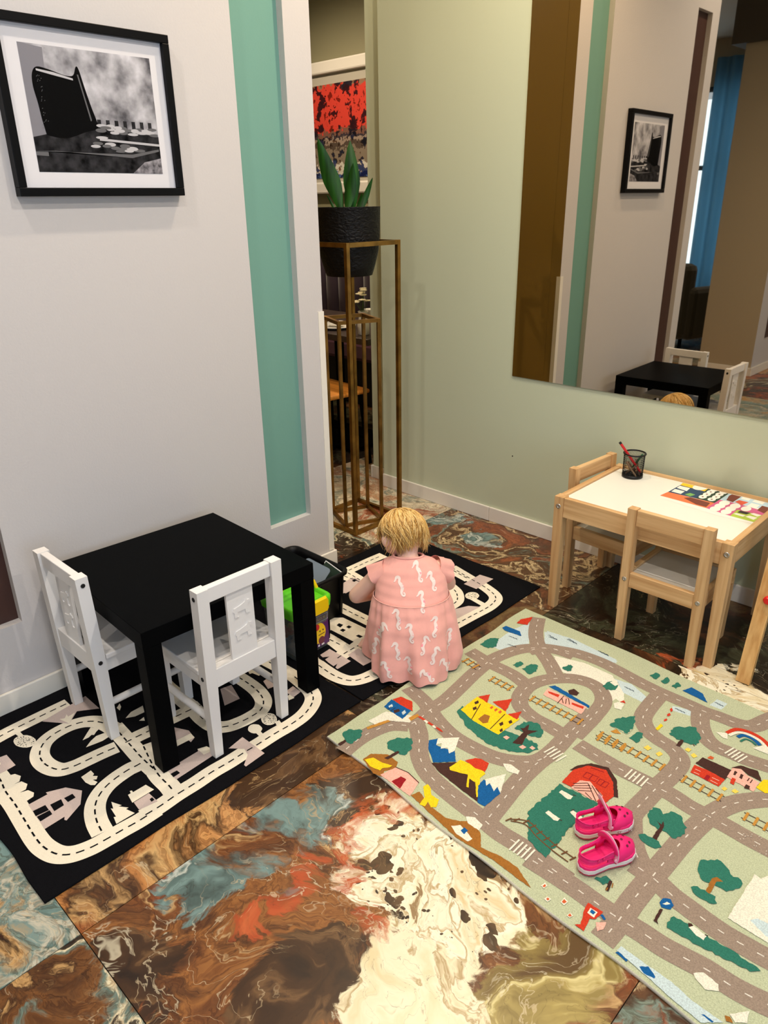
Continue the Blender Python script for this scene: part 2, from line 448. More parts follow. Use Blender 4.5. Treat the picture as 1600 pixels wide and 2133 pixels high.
MB().box((-RD, T0, TZ), (-RD + .001, T1, BT)).build('teal_panel', M_teal, wall_left)
MB().box((-RD, B0, BZ), (-RD + .001, B1, BT)).build('brown_panel', M_brown, wall_left)
struct(MB().box((-1.7, 0, 0), (-.061, YE, CEIL)).build('wall_passage', M_olive))
struct(MB().box((-1.7, YB, 0), (-.061, YB + .1, CEIL)).build('wall_return', M_wall))
# corner guard on the wall end
struct(MB().box((0, YE - .024, .075), (.0035, YE + .0035, 1.06)).box((-.02, YE, .075), (0, YE + .0035, 1.06)).build('trim_1', M_trimw))
# sage wall with the small step back towards the dining corner
wr = MB().box((-.505, D, 0), (4.9, D + .15, CEIL)).box((-.645, D + .06, 0), (-.5, 2.7, CEIL))
wall_right = struct(wr.build('wall_right', M_green))
MB().lathe([(.003, 0), (.003, .001)], 10, Matrix.Translation((.318, D - .0002, .352)) @ Matrix.Rotation(R(90), 4, 'X')).build('nail_hole', mat('hole_dark', (30, 26, 20), .9), wall_right)
def baseboard(name, lo, hi):
    return struct(MB().box(lo, hi, bev=.003).build(name, M_trimw))
BH = .072
baseboard('baseboard_left', (.0005, YB, 0), (.012, YE + .012, BH))
baseboard('baseboard_left_end', (-.4, YE + .0005, 0), (-.0005, YE + .012, BH))
for k, (x0, x1) in enumerate(((-.505, .205), (.2065, 2.3), (2.3015, 4.9))):
    baseboard('baseboard_right', (x0, D - .012, 0), (x1, D - .0005, BH))
baseboard('baseboard_step', (-.645, D + .048, 0), (-.517, D + .0595, BH))
baseboard('baseboard_step_return', (-.657, D + .048, 0), (-.6455, 2.6, BH))
# dining corner
struct(MB().box((-4.6, 2.65, 0), (-.5, 2.8, CEIL)).build('wall_dining', M_khaki))
struct(MB().box((-4.7, YE, 0), (-4.55, 2.65, CEIL)).build('wall_dining_far', M_khaki))
struct(MB().box((-4.55, 0, 0), (-1.7, YE, CEIL)).build('wall_dining_near', M_khaki))
# the room behind the camera, seen in the mirror
wb = MB().box((-.06, -5.3, 0), (-RD, -3.04, CEIL))
for y0, y1, z0, z1 in ((-3.25, -3.04, 0, CEIL), (-3.46, -3.25, 0, BZ), (-3.46, -3.25, BT, CEIL), (-5.3, -3.46, 0, CEIL)): wb.box((-RD, y0, z0), (0, y1, z1))
wb.cur = 1; wb.box((-.45, -5.3, 0), (-.06, -3.04, CEIL))
wbk = struct(wb.build('wall_back', [M_wall, M_beige]))
for p in wbk.data.polygons:
    if p.normal.y > .9 and p.center.y > -3.05: p.material_index = 1
MB().box((-RD, -3.46, BZ), (-RD + .001, -3.25, BT)).build('brown_panel', M_brown, wbk)
baseboard('baseboard_back', (.0005, -5.3, 0), (.012, -3.028, BH))
baseboard('baseboard_back_end', (-.45, -3.0395, 0), (-.0005, -3.028, BH))
struct(MB().box((-4.4, YB - .01, 0), (-4.25, -5.5, CEIL)).build('wall_lounge', M_beige))
struct(MB().box((-4.3, YB, 0), (-1.7, YB + .1, CEIL)).build('wall_lounge_near', M_beige))
# rear wall with a tall window
def wall_with_window(name, axis, pos, a0, a1, w0, w1, z0, z1, matl, th=.15):
    mb = MB()
    def put(p0, p1, q0, q1):
        if axis == 'y': mb.box((p0, pos - th, q0), (p1, pos, q1))
        else: mb.box((pos, p0, q0), (pos + th, p1, q1))
    put(a0, w0, 0, CEIL); put(w1, a1, 0, CEIL); put(w0, w1, 0, z0); put(w0, w1, z1, CEIL)
    return struct(mb.build(name, matl))
wall_with_window('wall_rear', 'y', -5.5, -4.4, 5.2, -2.9, -1.1, .35, 2.55, M_beige)
wall_with_window('wall_window', 'x', 4.75, -6.0, 1.2, -4.3, -.3, .35, 2.6, M_beige)
M_frame = mat('window_frame_dark', (48, 50, 52), .5)
M_pane = mat('window_glass', (205, 222, 240), .05, alpha=.12)
def window(name, axis, pos, w0, w1, z0, z1, n):
    fr = MB(); t = .05
    def put(mb, p0, p1, q0, q1, d0=.02, d1=.07):
        if axis == 'y': mb.box((p0, pos - d1, q0), (p1, pos - d0, q1))
        else: mb.box((pos + d0, p0, q0), (pos + d1, p1, q1))
    put(fr, w0, w1, z0, z0 + t); put(fr, w0, w1, z1 - t, z1); put(fr, w0, w1, z0 + (z1 - z0) * .62, z0 + (z1 - z0) * .62 + t)
    for k in range(n + 1):
        x = w0 + (w1 - w0 - t) * k / n; put(fr, x, x + t, z0, z1)
    fo = struct(fr.build(name, M_frame))
    for k in range(n):
        g = MB(); a = w0 + (w1 - w0) * k / n + .03; b = w0 + (w1 - w0) * (k + 1) / n - .03
        put(g, a, b, z0 + .02, z1 - .02, .042, .046); g.build('pane', M_pane, fo)
window('window_1', 'y', -5.5, -2.9, -1.1, .35, 2.55, 2)
window('window_2', 'x', 4.75, -4.3, -.3, .35, 2.6, 4)
struct(MB().box((-5.0, -6.2, CEIL), (5.2, 3.2, CEIL + .1)).build('ceiling', M_ceil))
M_dark = mat('bulkhead_dark', (70, 60, 46), .6)
struct(MB().box((-.55, -5.3, 2.52), (1.0, -3.0, CEIL)).build('trim_2', M_dark))

# ------------------------------------------------------------------ mirror
M_mirror = mat('bronze_mirror', (205, 192, 172), .015, 1.0)
mir = thing('wall_mirror', 'large bronze-tinted frameless mirror on the sage green wall', 'mirror', (1.2, D, .72))
MB().box((.297 - 1.2, -.0065, 0), (2.25 - 1.2, -.005, 1.75)).build('glass', M_mirror, mir)
MB().box((.297 - 1.2, -.0049, 0), (2.25 - 1.2, -.0004, 1.75)).build('backing', mat('mirror_edge', (120, 124, 112), .3), mir)

# ------------------------------------------------------------------ framed black and white photograph
pic = thing('framed_photograph', 'black framed black and white photograph of a hat beside scattered coins', 'picture', (0, -.6385, 1.46))
PW, PH, PD = .485, .412, .030
fr = MB()
for lo, hi in (((0, -PW / 2, 0), (PD, PW / 2, .021)), ((0, -PW / 2, PH - .021), (PD, PW / 2, PH)), ((0, -PW / 2, .0212), (PD, -PW / 2 + .021, PH - .0212)), ((0, PW / 2 - .021, .0212), (PD, PW / 2, PH - .0212))):
    fr.box(lo, hi, bev=.0015)
fr.build('frame', mat('frame_black', (9, 9, 11), .4, spec=.12), pic)
MB().box((.001, -PW / 2 + .02, .02), (.016, PW / 2 - .02, PH - .02)).build('mat_board', mat('mat_white', (226, 224, 228), .7), pic)
# the print: flat printed shapes (local y,z on the board)
PX0, PX1, PZ0, PZ1 = -.178, .183, .059, .351
def gray_photo(name, dark, light, scale, stretch=(1, 1, 1)):
    return mat(name, light, .6, spec=.05, var=.2, vscale=scale, rgb2=dark, stretch=stretch)
G_bg = gray_photo('photo_backdrop', (58, 56, 62), (226, 224, 230), 13)
G_blk = mat('photo_black', (8, 8, 9), .6, spec=.05)
G_dk = gray_photo('photo_dark', (8, 8, 9), (58, 57, 60), 40)
G_gr = mat('photo_grey', (96, 95, 98), .5)
G_lt = mat('photo_light', (190, 188, 192), .5)
def pm_sheet(name, poly, x, m_, parent=pic):
    # polygon given as fractions of the print (u right, v up)
    mb = MB()
    q = [(PX0 + u * (PX1 - PX0), PZ0 + v * (PZ1 - PZ0)) for u, v in poly]
    tri = tessellate_polygon([[Vector((a, b, 0)) for a, b in q]])
    fs = []
    for t in tri:
        p = [Vector(q[i]) for i in t]
        fs.append(t if (p[1] - p[0]).cross(p[2] - p[0]) > 0 else (t[0], t[2], t[1]))
    mb.add([(x, a, b) for a, b in q], fs)
    return mb.build(name, m_, parent)
rr0 = random.Random(2)
prn = pm_sheet('photo_print', [(0, 0), (1, 0), (1, 1), (0, 1)], .0162, G_bg)
def onp(poly, m_, k, name='print_shape'): return pm_sheet(name, poly, .0162 + k * .00012, m_, prn)
onp([(0, .28), (.14, .28), (.17, .98), (0, 1)], mat('photo_post', (128, 126, 134), .5), 1)
for k in range(7): onp([(.50 + k * .07, .36), (.53 + k * .07, .36), (.53 + k * .07, .45), (.50 + k * .07, .45)], G_dk, 1)
onp([(0, 0), (1, 0), (1, .33), (.62, .40), (.40, .39), (0, .28)], G_dk, 2)
hat = [(.10, .30), (.085, .42), (.075, .55), (.06, .68), (.07, .78), (.11, .83), (.20, .815), (.30, .785), (.365, .79), (.395, .86), (.415, .84), (.44, .70), (.47, .55), (.50, .42), (.49, .37), (.40, .34), (.24, .28)]
onp(smooth_line(hat + hat[:1], 4)[:-1], G_blk, 3)
for k in range(26):      # printed highlight flecks down the side of the hat
    a_, b_ = .075 + rr0.random() * .05, .34 + rr0.random() * .42
    onp([(a_, b_), (a_ + .008, b_ + .003), (a_ + .006, b_ + .010)], G_gr, 4)
onp([(.10, .815), (.22, .80), (.36, .765), (.36, .75), (.20, .78), (.10, .80)], G_lt, 4)
onp([(.395, .80), (.405, .80), (.46, .44), (.45, .43)], G_gr, 4)
rr = random.Random(5)
coins = [(.52, .36), (.56, .385), (.60, .40), (.66, .39), (.70, .385), (.75, .37), (.80, .37), (.86, .355), (.92, .36), (.97, .34), (.63, .345), (.70, .35), (.78, .34), (.48, .25), (.55, .23), (.62, .215), (.66, .19), (.70, .235), (.76, .215), (.82, .20), (.58, .245), (.52, .30), (.73, .195), (.53, .40), (.67, .365), (.84, .385), (.90, .375), (.95, .39), (.46, .225), (.68, .21), (.60, .375)]
for a, b in coins:
    ra, rb = rr.uniform(.034, .05), rr.uniform(.012, .019)
    onp([(min(.996, a + ra * math.cos(t * .45)), b + rb * math.sin(t * .45)) for t in range(14)], rr.choice([G_gr, G_lt, G_lt, G_gr]), 4 + rr.random())
onp([(.50, .295), (1, .265), (1, .245), (.50, .275)], G_lt, 4)
onp([(0, .17), (.75, .165), (.99, .22), (.99, .20), (.75, .135), (.15, .175)], G_gr, 4)
onp([(.74, 0), (1, 0), (1, .14), (.85, .10)], gray_photo('photo_gravel', (60, 58, 62), (170, 166, 172), 60), 5)
onp([(0, .135), (.09, .13), (.09, .165), (0, .165)], G_gr, 5)
MB().box((.0195, -PW / 2 + .0205, .0205), (.0203, PW / 2 - .0205, PH - .0205)).build('glazing', mat('glazing', (0, 0, 0), .02, alpha=.02, spec=.2), pic)

# ------------------------------------------------------------------ dining corner: red painting, bench, table
art = thing('framed_painting', 'white framed abstract painting in red, blue and grey above the dining bench', 'painting', (-2.45, 2.65, 1.50))
AW, AH = 1.25, .92
f2 = MB()
for lo, hi in (((-AW / 2, -.05, 0), (AW / 2, 0, .085)), ((-AW / 2, -.05, AH - .085), (AW / 2, 0, AH)), ((-AW / 2, -.05, .0852), (-AW / 2 + .085, 0, AH - .0852)), ((AW / 2 - .085, -.05, .0852), (AW / 2, 0, AH - .0852))):
    f2.box(lo, hi, bev=.012)
f2.build('frame', mat('frame_white', (225, 222, 216), .45), art)
MB().box((-AW / 2 + .08, -.02, .08), (AW / 2 - .08, -.005, AH - .08)).build('mat_board', mat('mat_grey', (176, 172, 162), .7), art)
def paint_mat():
    M = bpy.data.materials.new('abstract_paint'); M.use_nodes = True
    N = M.node_tree.nodes; L = M.node_tree.links; b = N['Principled BSDF']; b.inputs['Roughness'].default_value = .4
    tc = N.new('ShaderNodeTexCoord'); sp = N.new('ShaderNodeSeparateXYZ'); L.new(tc.outputs['Object'], sp.inputs[0])
    n = N.new('ShaderNodeTexNoise'); n.inputs['Scale'].default_value = 9; n.inputs['Detail'].default_value = 9; n.inputs['Roughness'].default_value = .62
    L.new(tc.outputs['Object'], n.inputs['Vector'])
    n3 = N.new('ShaderNodeTexNoise'); n3.inputs['Scale'].default_value = 22; n3.inputs['Detail'].default_value = 6
    L.new(tc.outputs['Object'], n3.inputs['Vector'])
    ad = N.new('ShaderNodeMath'); ad.operation = 'MULTIPLY_ADD'; L.new(n3.outputs['Fac'], ad.inputs[0]); ad.inputs[1].default_value = .16; L.new(sp.outputs[2], ad.inputs[2])
    rows = N.new('ShaderNodeValToRGB'); rows.color_ramp.interpolation = 'CONSTANT'
    e = rows.color_ramp.elements
    for i, (p, c) in enumerate(((0, (70, 96, 150)), (.235, (206, 202, 194)), (.29, (130, 118, 104)), (.40, (82, 70, 62)), (.44, (150, 134, 122)), (.47, (60, 52, 60)), (.495, (120, 84, 72)), (.53, (206, 64, 52)), (.83, (142, 110, 88)), (.87, (110, 100, 92)))):
        el = e[i] if i < 2 else e.new(p); el.position = p; el.color = (*lin(c), 1)
    L.new(ad.outputs[0], rows.inputs[0])
    pr = N.new('ShaderNodeValToRGB'); pr.color_ramp.interpolation = 'CONSTANT'
    for i, (p, c) in enumerate(((0, (52, 72, 130)), (.40, (70, 84, 140)), (.455, (120, 96, 90)), (.47, (255, 255, 255)), (.60, (150, 120, 104)))):
        el = pr.color_ramp.elements[i] if i < 2 else pr.color_ramp.elements.new(p); el.position = p; el.color = (*lin(c), 1)
    L.new(n.outputs['Fac'], pr.inputs[0])
    mx = N.new('ShaderNodeMix'); mx.data_type = 'RGBA'; mx.blend_type = 'MULTIPLY'; mx.inputs[0].default_value = 1
    L.new(rows.outputs[0], mx.inputs[6]); L.new(pr.outputs[0], mx.inputs[7]); L.new(mx.outputs[2], b.inputs['Base Color'])
    return M
MB().box((-AW / 2 + .12, -.024, .115), (AW / 2 - .12, -.021, AH - .155)).build('canvas', paint_mat(), art)

M_purp = mat('purple_velvet', (52, 36, 54), .55, sheen=.6, var=.15, vscale=5)
M_purp2 = mat('purple_leather', (96, 62, 82), .35)
bench = thing('banquette_bench', 'dark purple channel-backed banquette bench below the painting', 'bench', (-2.45, 2.3, 0))
for k in range(20):
    x = -1.5 + k * .15
    rings = []
    for z in (.50, .52, .9, 1.30, 1.325):
        d = .012 if z in (.5, 1.325) else 0
        rings.append([(x + .002 + d * .5 + (.146 - d) * t, .33 - (0 if d == 0 else -.02) - .05 * math.sin(math.pi * t) * (1 if d == 0 else .5), z) for t in (0, .15, .3, .5, .7, .85, 1)] + [(x + .148, .345, z), (x + .002, .345, z)])
    MB().loft(rings).build('back_channel', M_purp, bench)
MB().box((-1.5, -.22, .34), (1.5, .28, .485), bev=.03).build('seat', M_purp2, bench)
MB().box((-1.5, -.16, .0), (1.5, .34, .335)).build('base', mat('bench_base', (20, 16, 20), .7), bench)

M_dtop = mat('dark_table_top', (54, 40, 34), .3)
dt = thing('dining_table', 'dark brown dining table in front of the purple bench', 'table', (-1.35, 1.47, 0))
MB().box((-.75, -.36, .715), (.62, .32, .75), bev=.003).build('tabletop', M_dtop, dt)
MB().lathe([(.03, .02), (.03, .714)], 16).build('pedestal', M_black, dt)
MB().box((-.3, -.2, 0), (.3, .2, .02), bev=.006).build('foot_plate', M_black, dt)
M_china = mat('white_china', (240, 238, 232), .25)
def plate(x, y, lab):
    o = MB().lathe([(.03, .0), (.07, .001), (.115, .014), (.116, .016), (.07, .005), (.001, .004)], 28).build('plate', M_china, None, (x, y, .7503))
    return tag(o, lab, 'plate')
plate(-1.16, 1.28, 'white dinner plate with folded napkin near the left of the dining table')
tag(MB().box((-.05, -.035, 0), (.05, .035, .012), bev=.004).box((-.04, -.03, .012), (.045, .03, .02), bev=.004).build('napkin', mat('napkin_white', (236, 234, 228), .9), None, (-1.18, 1.29, .767), (0, 0, .5)), 'folded white napkin lying on the white dinner plate', 'napkin')
def cup(x, y, lab):
    t = thing('cup', lab, 'cup', (x, y, .7503), .6)
    MB().lathe([(.02, 0), (.03, .012), (.036, .05), (.037, .055), (.034, .053), (.028, .015), (.001, .012)], 20).build('bowl', M_china, t)
    MB().tube([(.034, 0, .045), (.052, 0, .042), (.054, 0, .026), (.032, 0, .018)], .004, 8).build('handle', M_china, t)
cup(-1.30, 1.70, 'white cup standing beyond the flower vase on the dining table')
vs = thing('flower_vase', 'small white vase of cream flowers on the dining table', 'vase', (-.865, 1.215, .7503))
MB().lathe([(.028, 0), (.033, .004), (.033, .07), (.026, .085), (.024, .115), (.03, .125), (.03, .128), (.022, .126), (.022, .09), (.001, .088)], 24).build('body', M_china, vs)
rr = random.Random(11)
M_pet = mat('cream_petal', (240, 230, 196), .7)
for k in range(9):
    a, b_, z = rr.uniform(-.05, .06), rr.uniform(-.05, .05), rr.uniform(.17, .24)
    st = MB().tube([(0, 0, .1), (a * .5, b_ * .5, .14), (a, b_, z)], .0015, 5).build('stem', mat('stem_green', (70, 92, 48), .6), vs)
    pet = MB()
    for q in range(5):
        an = q * 2 * math.pi / 5
        pet.sphere((a + .012 * math.cos(an), b_ + .012 * math.sin(an), z + .004), (.010, .010, .004), 8, 5)
    pet.sphere((a, b_, z + .007), .004, 6, 4)
    pet.build('blossom', M_pet, st)
st = thing('wooden_stool', 'stool with an orange-brown wooden seat and dark legs at the dining table', 'stool', (-1.03, 1.045, 0), -.1)
MB().box((-.19, -.19, .425), (.19, .19, .45), bev=.01).build('seat', mat('orange_wood', (222, 142, 54), .45, var=.2, vscale=6, stretch=(1, 14, 1)), st)
for sx in (-1, 1):
    for sy in (-1, 1): MB().bar((sx * .18, sy * .18, 0), (sx * .15, sy * .15, .424), .022).build('leg', M_black, st)
for a, b_ in (((-.168, -.168, .16), (.168, -.168, .16)), ((-.168, .168, .16), (.168, .168, .16))): MB().bar(a, b_, .016).build('stretcher', M_black, st)

# ------------------------------------------------------------------ plant stands, pot and plant
def stand(name, label, c, corner, h, w):
    """square open frame; corner = vector from centre to its near corner"""
    t = thing(name, label, 'plant stand', (c[0], c[1], 0), 0, 'brass plant stands in the passage')
    k = Vector((corner[0], corner[1])); pr = Vector((-k.y, k.x))
    cs = [k, pr, -k, -pr]
    for q in cs:
        d = q.normalized()
        ang = math.atan2(k.y, k.x) + math.pi / 4
        M_ = Matrix.Translation((q.x - d.x * w * .7, q.y - d.y * w * .7, 0)) @ Matrix.Rotation(ang, 4, 'Z')
        MB().box((-w / 2, -w / 2, 0), (w / 2, w / 2, h), M_, bev=.0012).build('leg', M_brass, t)
    for z in (w / 2 + .0005, h - w / 2 - .0005):
        for i in range(4):
            a, b_ = cs[i], cs[(i + 1) % 4]
            d = (b_ - a).normalized(); nn = Vector((-d.y, d.x))
            sgn = -1 if nn.dot(a) > 0 else 1
            off = nn * sgn * w / 2
            a2, b2 = a + d * (w + .0004) + off, b_ - d * (w + .0004) + off
            MB().bar((a2.x, a2.y, z), (b2.x, b2.y, z), w).build('rail', M_brass, t)
    return t
stand('plant_stand', 'tall brass open-frame plant stand carrying the black pot', (-.296, .582), (.155, -.159), 1.285, .018)
stand('plant_stand', 'shorter brass open-frame stand standing empty inside the tall one', (-.300, .588), (.052, -.131), .965, .015)
pot = thing('potted_plant', 'textured black pot with upright dark green leaves on the brass stand', 'potted plant', (-.296, .582, 1.142))
def pot_mat():
    M = mat('pot_black', (12, 11, 11), .55, spec=.25)
    N = M.node_tree.nodes; L = M.node_tree.links
    tc = N.new('ShaderNodeTexCoord'); n = N.new('ShaderNodeTexNoise'); n.inputs['Scale'].default_value = 55; n.inputs['Detail'].default_value = 1; n.inputs['Distortion'].default_value = .8
    mp = N.new('ShaderNodeMapping'); mp.inputs['Scale'].default_value = (1, 1, 1.7)
    L.new(tc.outputs['Object'], mp.inputs[0]); L.new(mp.outputs[0], n.inputs['Vector'])
    b = N.new('ShaderNodeBump'); b.inputs['Strength'].default_value = .9; b.inputs['Distance'].default_value = .006
    L.new(n.outputs['Fac'], b.inputs['Height']); L.new(b.outputs[0], N['Principled BSDF'].inputs['Normal'])
    return M
MB().lathe([(.088, 0), (.099, .002), (.113, .045), (.127, .10), (.134, .16), (.1375, .272), (.1385, .275), (.132, .275), (.129, .268), (.124, .235), (.001, .235)], 48).build('pot', pot_mat(), pot)
MB().lathe([(.119, .236), (.119, .242), (.05, .248), (.001, .247)], 24).build('soil', mat('soil', (36, 26, 18), .95, bump=.6, bscale=120), pot)
M_leaf = mat('leaf_green', (38, 92, 24), .4, var=.35, vscale=4, stretch=(10, 10, 1), rgb2=(14, 46, 10), spec=.25)
def leaf(base, tip, wmax, bend, twist):
    b0 = Vector(base); t0 = Vector(tip); ax = t0 - b0
    side = Vector((math.cos(twist), math.sin(twist), 0)); nor = ax.normalized().cross(side).normalized()
    n = 14; v = []
    for i in range(n + 1):
        t = i / n
        wd = wmax * (math.sin(math.pi * min(1, t * .93 + .07)) ** .75) * (1 - .35 * t) * (.35 + .65 * min(1, t * 2.2)) + .001
        p = b0 + ax * t + nor * bend * math.sin(math.pi * t * .9)
        for s_, k in ((-1, 0), (-.5, .6), (0, 1), (.5, .6), (1, 0)):
            v.append(tuple(p + side * wd * s_ - nor * (.22 * wd * k)))
    f = [(i * 5 + j, i * 5 + j + 1, (i + 1) * 5 + j + 1, (i + 1) * 5 + j) for i in range(n) for j in range(4)]
    mb = MB(); mb.add(v, f, True)
    mb.add([(x + nor.x * .0012, y + nor.y * .0012, z + nor.z * .0012) for x, y, z in v], [tuple(reversed(q)) for q in f], True)
    return mb.build('leaf', M_leaf, pot)
RV = Vector((.72, .694, 0)); FV = Vector((-.694, .72, 0))
def lp(r, f_, z): return tuple(RV * r + FV * f_ + Vector((0, 0, z)))
leaf(lp(-.02, 0, .24), lp(-.113, .01, .535), .044, .02, .77)
leaf(lp(.02, .02, .24), lp(.017, .03, .525), .041, -.015, .9)
leaf(lp(-.005, -.03, .24), lp(.028, -.02, .44), .028, .02, .6)
leaf(lp(.05, 0, .24), lp(.108, .01, .385), .016, .02, .9)
leaf(lp(-.04, -.02, .24), lp(-.085, .0, .325), .007, .02, .7)
leaf(lp(.03, .05, .24), lp(.06, .06, .33), .010, .02, .7)

# ------------------------------------------------------------------ black side table and white chairs
tb = thing('side_table', 'square black lacquered side table against the picture wall', 'table', (.047 + .2749 + .0101, -.4465 - .2749 - .0101, 0.0076), -.0368)
h = .275
MB().box((-h, -h, .394), (h, h, .444), bev=.0015).build('tabletop', M_black, tb)
for sx in (-1, 1):
    for sy in (-1, 1):
        x0, y0 = sx * (h - .0256), sy * (h - .0256)
        MB().box((x0 - .025, y0 - .025, 0), (x0 + .025, y0 + .025, .3938), bev=.001).build('leg', M_black, tb)

def white_chair(label, loc, rz):
    t = thing('white_chair', label, 'chair', loc, rz, 'white chairs at the black table')
    hw, hd = .135, .145
    for sx in (-1, 1):
        # rear post: square, slightly tapered, leaning back a touch
        xb = sx * (hw - .018)
        rings = []
        for z, w_, y in ((0, .026, -hd + .022), (.25, .034, -hd + .018), (.53, .034, -hd + .010)):
            rings.append([(xb - w_ / 2, y - w_ / 2, z), (xb + w_ / 2, y - w_ / 2, z), (xb + w_ / 2, y + w_ / 2, z), (xb - w_ / 2, y + w_ / 2, z)])
        pst = MB().loft(rings, smooth=False).build('leg', M_white, t)
        for z in (.507, .262):
            y = -hd + .011 if z > .4 else -hd + .018
            MB().lathe([(.0062, 0), (.0062, .0012), (.004, .0012)], 14, Matrix.Translation((xb + sx * .0172, y, z)) @ Matrix.Rotation(R(90) * sx, 4, 'Y')).build('bolt', M_hole, pst)
        rings = []
        for z, w_ in ((0, .026), (.22, .032), (.2648, .032)):
            y = hd - .02
            rings.append([(xb - w_ / 2, y - w_ / 2, z), (xb + w_ / 2, y - w_ / 2, z), (xb + w_ / 2, y + w_ / 2, z), (xb - w_ / 2, y + w_ / 2, z)])
        MB().loft(rings, smooth=False).build('leg', M_white, t)
        MB().tube([(xb, -hd + .036, .115), (xb, hd - .036, .115)], .0105, 12).build('stretcher', M_white, t)
        MB().box((xb - .009, -hd + .037, .225), (xb + .009, hd - .037, .2645)).build('side_apron', M_white, t)
    MB().box((-hw, -hd + .0365, .265), (hw, hd, .281), bev=.003).build('seat', M_white, t)
    MB().box((-hw + .0355, -hd + .004, .225), (hw - .0355, -hd + .031, .283), bev=.0015).build('back_rail', M_white, t)
    MB().box((-hw + .0355, -hd + .0, .487), (hw - .0355, -hd + .021, .529), bev=.002).build('top_rail', M_white, t)
    pnl = MB().box((-.042, -hd + .008, .2835), (.042, -hd + .016, .4865)).build('back_panel', M_white, t)
    # raised animals on both sides of the panel
    def animal(cz, s, side):
        y = -hd + (.0078 if side < 0 else .0162)
        body = [(-.024, 0), (-.021, .008), (-.008, .010), (.004, .013), (.012, .016), (.016, .023), (.019, .019), (.026, .018), (.028, .012), (.021, .009), (.018, .002), (.019, -.014), (.024, -.017), (.013, -.017), (.011, -.004), (-.010, -.004), (-.013, -.015), (-.008, -.018), (-.020, -.018), (-.020, -.005)]
        mb = MB()
        M_ = Matrix.Translation((0, y, cz)) @ Matrix.Rotation(R(90), 4, 'X')
        mb.prism([(a * s * 1.1, b_ * 1.1) for a, b_ in body], -.0024, .0024, M_)
        mb.build('animal_relief', M_white, pnl)
    animal(.425, 1, -1); animal(.355, 1, -1); animal(.425, 1, 1); animal(.355, 1, 1)
    return t
wc = white_chair('white wooden child chair with cut-out back nearest the viewer at the black table', (.5155, -.755, .0076), R(90))
dup(wc, (.2345, -.912, .0076), 0, 'white wooden child chair standing against the picture wall at the black table')

# ------------------------------------------------------------------ pine children's table and chairs
kt = thing('pine_table', "low pine children's table with a white top against the sage wall", 'table', (.854 + .315, .477 + .24, 0), .0027)
kw, kd = .315, .24
for sx in (-1, 1):
    for sy in (-1, 1):
        x, y = sx * (kw - .018), sy * (kd - .018)
        rings = [[(x - w_ / 2, y - w_ / 2, z), (x + w_ / 2, y - w_ / 2, z), (x + w_ / 2, y + w_ / 2, z), (x - w_ / 2, y + w_ / 2, z)] for z, w_ in ((0, .028), (.3, .035), (.45, .036))]
        lg = MB().loft(rings, smooth=False).build('leg', WZ, kt)
        MB().lathe([(.009, 0), (.009, .003), (.004, .003), (.004, .001)], 16, Matrix.Translation((x, y + sy * .0178, .415)) @ Matrix.Rotation(R(-90) * sy, 4, 'X')).build('bolt', M_bolt, lg)
for sy in (-1, 1):
    MB().box((-kw + .0365, sy * (kd - .013) - .0105, .375), (kw - .0365, sy * (kd - .013) + .0105, .449), bev=.0015).build('apron', WX, kt)
for sx in (-1, 1):
    MB().box((sx * (kw - .013) - .0105, -kd + .0365, .375), (sx * (kw - .013) + .0105, kd - .0365, .449), bev=.0015).build('apron', WY, kt)
MB().box((-kw + .024, -kd + .024, .434), (kw - .024, kd - .024, .4415)).build('tabletop', mat('white_board', (238, 236, 224), .35), kt)

def pine_chair(label, loc, rz):
    t = thing('pine_chair', label, 'chair', loc, rz, "pine children's chairs")
    hw, hd = .14, .14
    for sx in (-1, 1):
        x = sx * (hw - .015)
        rings = [[(x - w_ / 2, y - w_ / 2, z), (x + w_ / 2, y - w_ / 2, z), (x + w_ / 2, y + w_ / 2, z), (x - w_ / 2, y + w_ / 2, z)] for z, w_, y in ((0, .026, -hd + .018), (.25, .03, -hd + .015), (.5, .03, -hd + .008))]
        lg = MB().loft(rings, smooth=False).build('leg', WZ, t)
        MB().lathe([(.0075, 0), (.0075, .0025), (.003, .0025), (.003, .001)], 14, Matrix.Translation((x, -hd - .0002, .243)) @ Matrix.Rotation(R(90), 4, 'X')).build('bolt', M_bolt, lg)
        rings = [[(x - w_ / 2, y - w_ / 2, z), (x + w_ / 2, y - w_ / 2, z), (x + w_ / 2, y + w_ / 2, z), (x - w_ / 2, y + w_ / 2, z)] for z, w_, y in ((0, .026, hd - .016), (.2148, .03, hd - .016))]
        MB().loft(rings, smooth=False).build('leg', WZ, t)
        MB().box((x - .0095, -hd + .031, .215), (x + .0095, hd - .0205, .268), bev=.0015).build('side_rail', WY, t)
    MB().box((-hw + .0305, -hd + .002, .2155), (hw - .0305, -hd + .021, .268), bev=.0015).build('back_rail', WX, t)
    MB().box((-hw, hd - .02, .2155), (hw, hd, .268), bev=.0015).build('front_rail', WX, t)
    MB().box((-hw + .0305, -hd - .002, .443), (hw - .0305, -hd + .018, .4985), bev=.002).build('top_rail', WX, t)
    MB().box((-hw + .0255, -hd + .0215, .253), (hw - .0255, hd - .0205, .2595)).build('seat', mat('white_seat', (206, 200, 188), .45), t)
    return t
pc = pine_chair("pine child chair with its back to the viewer at the front of the pine table", (1.295, .575, 0), 0)
dup(pc, (.962, .778, 0), R(-90 - 4), 'pine child chair tucked under the left end of the pine table')

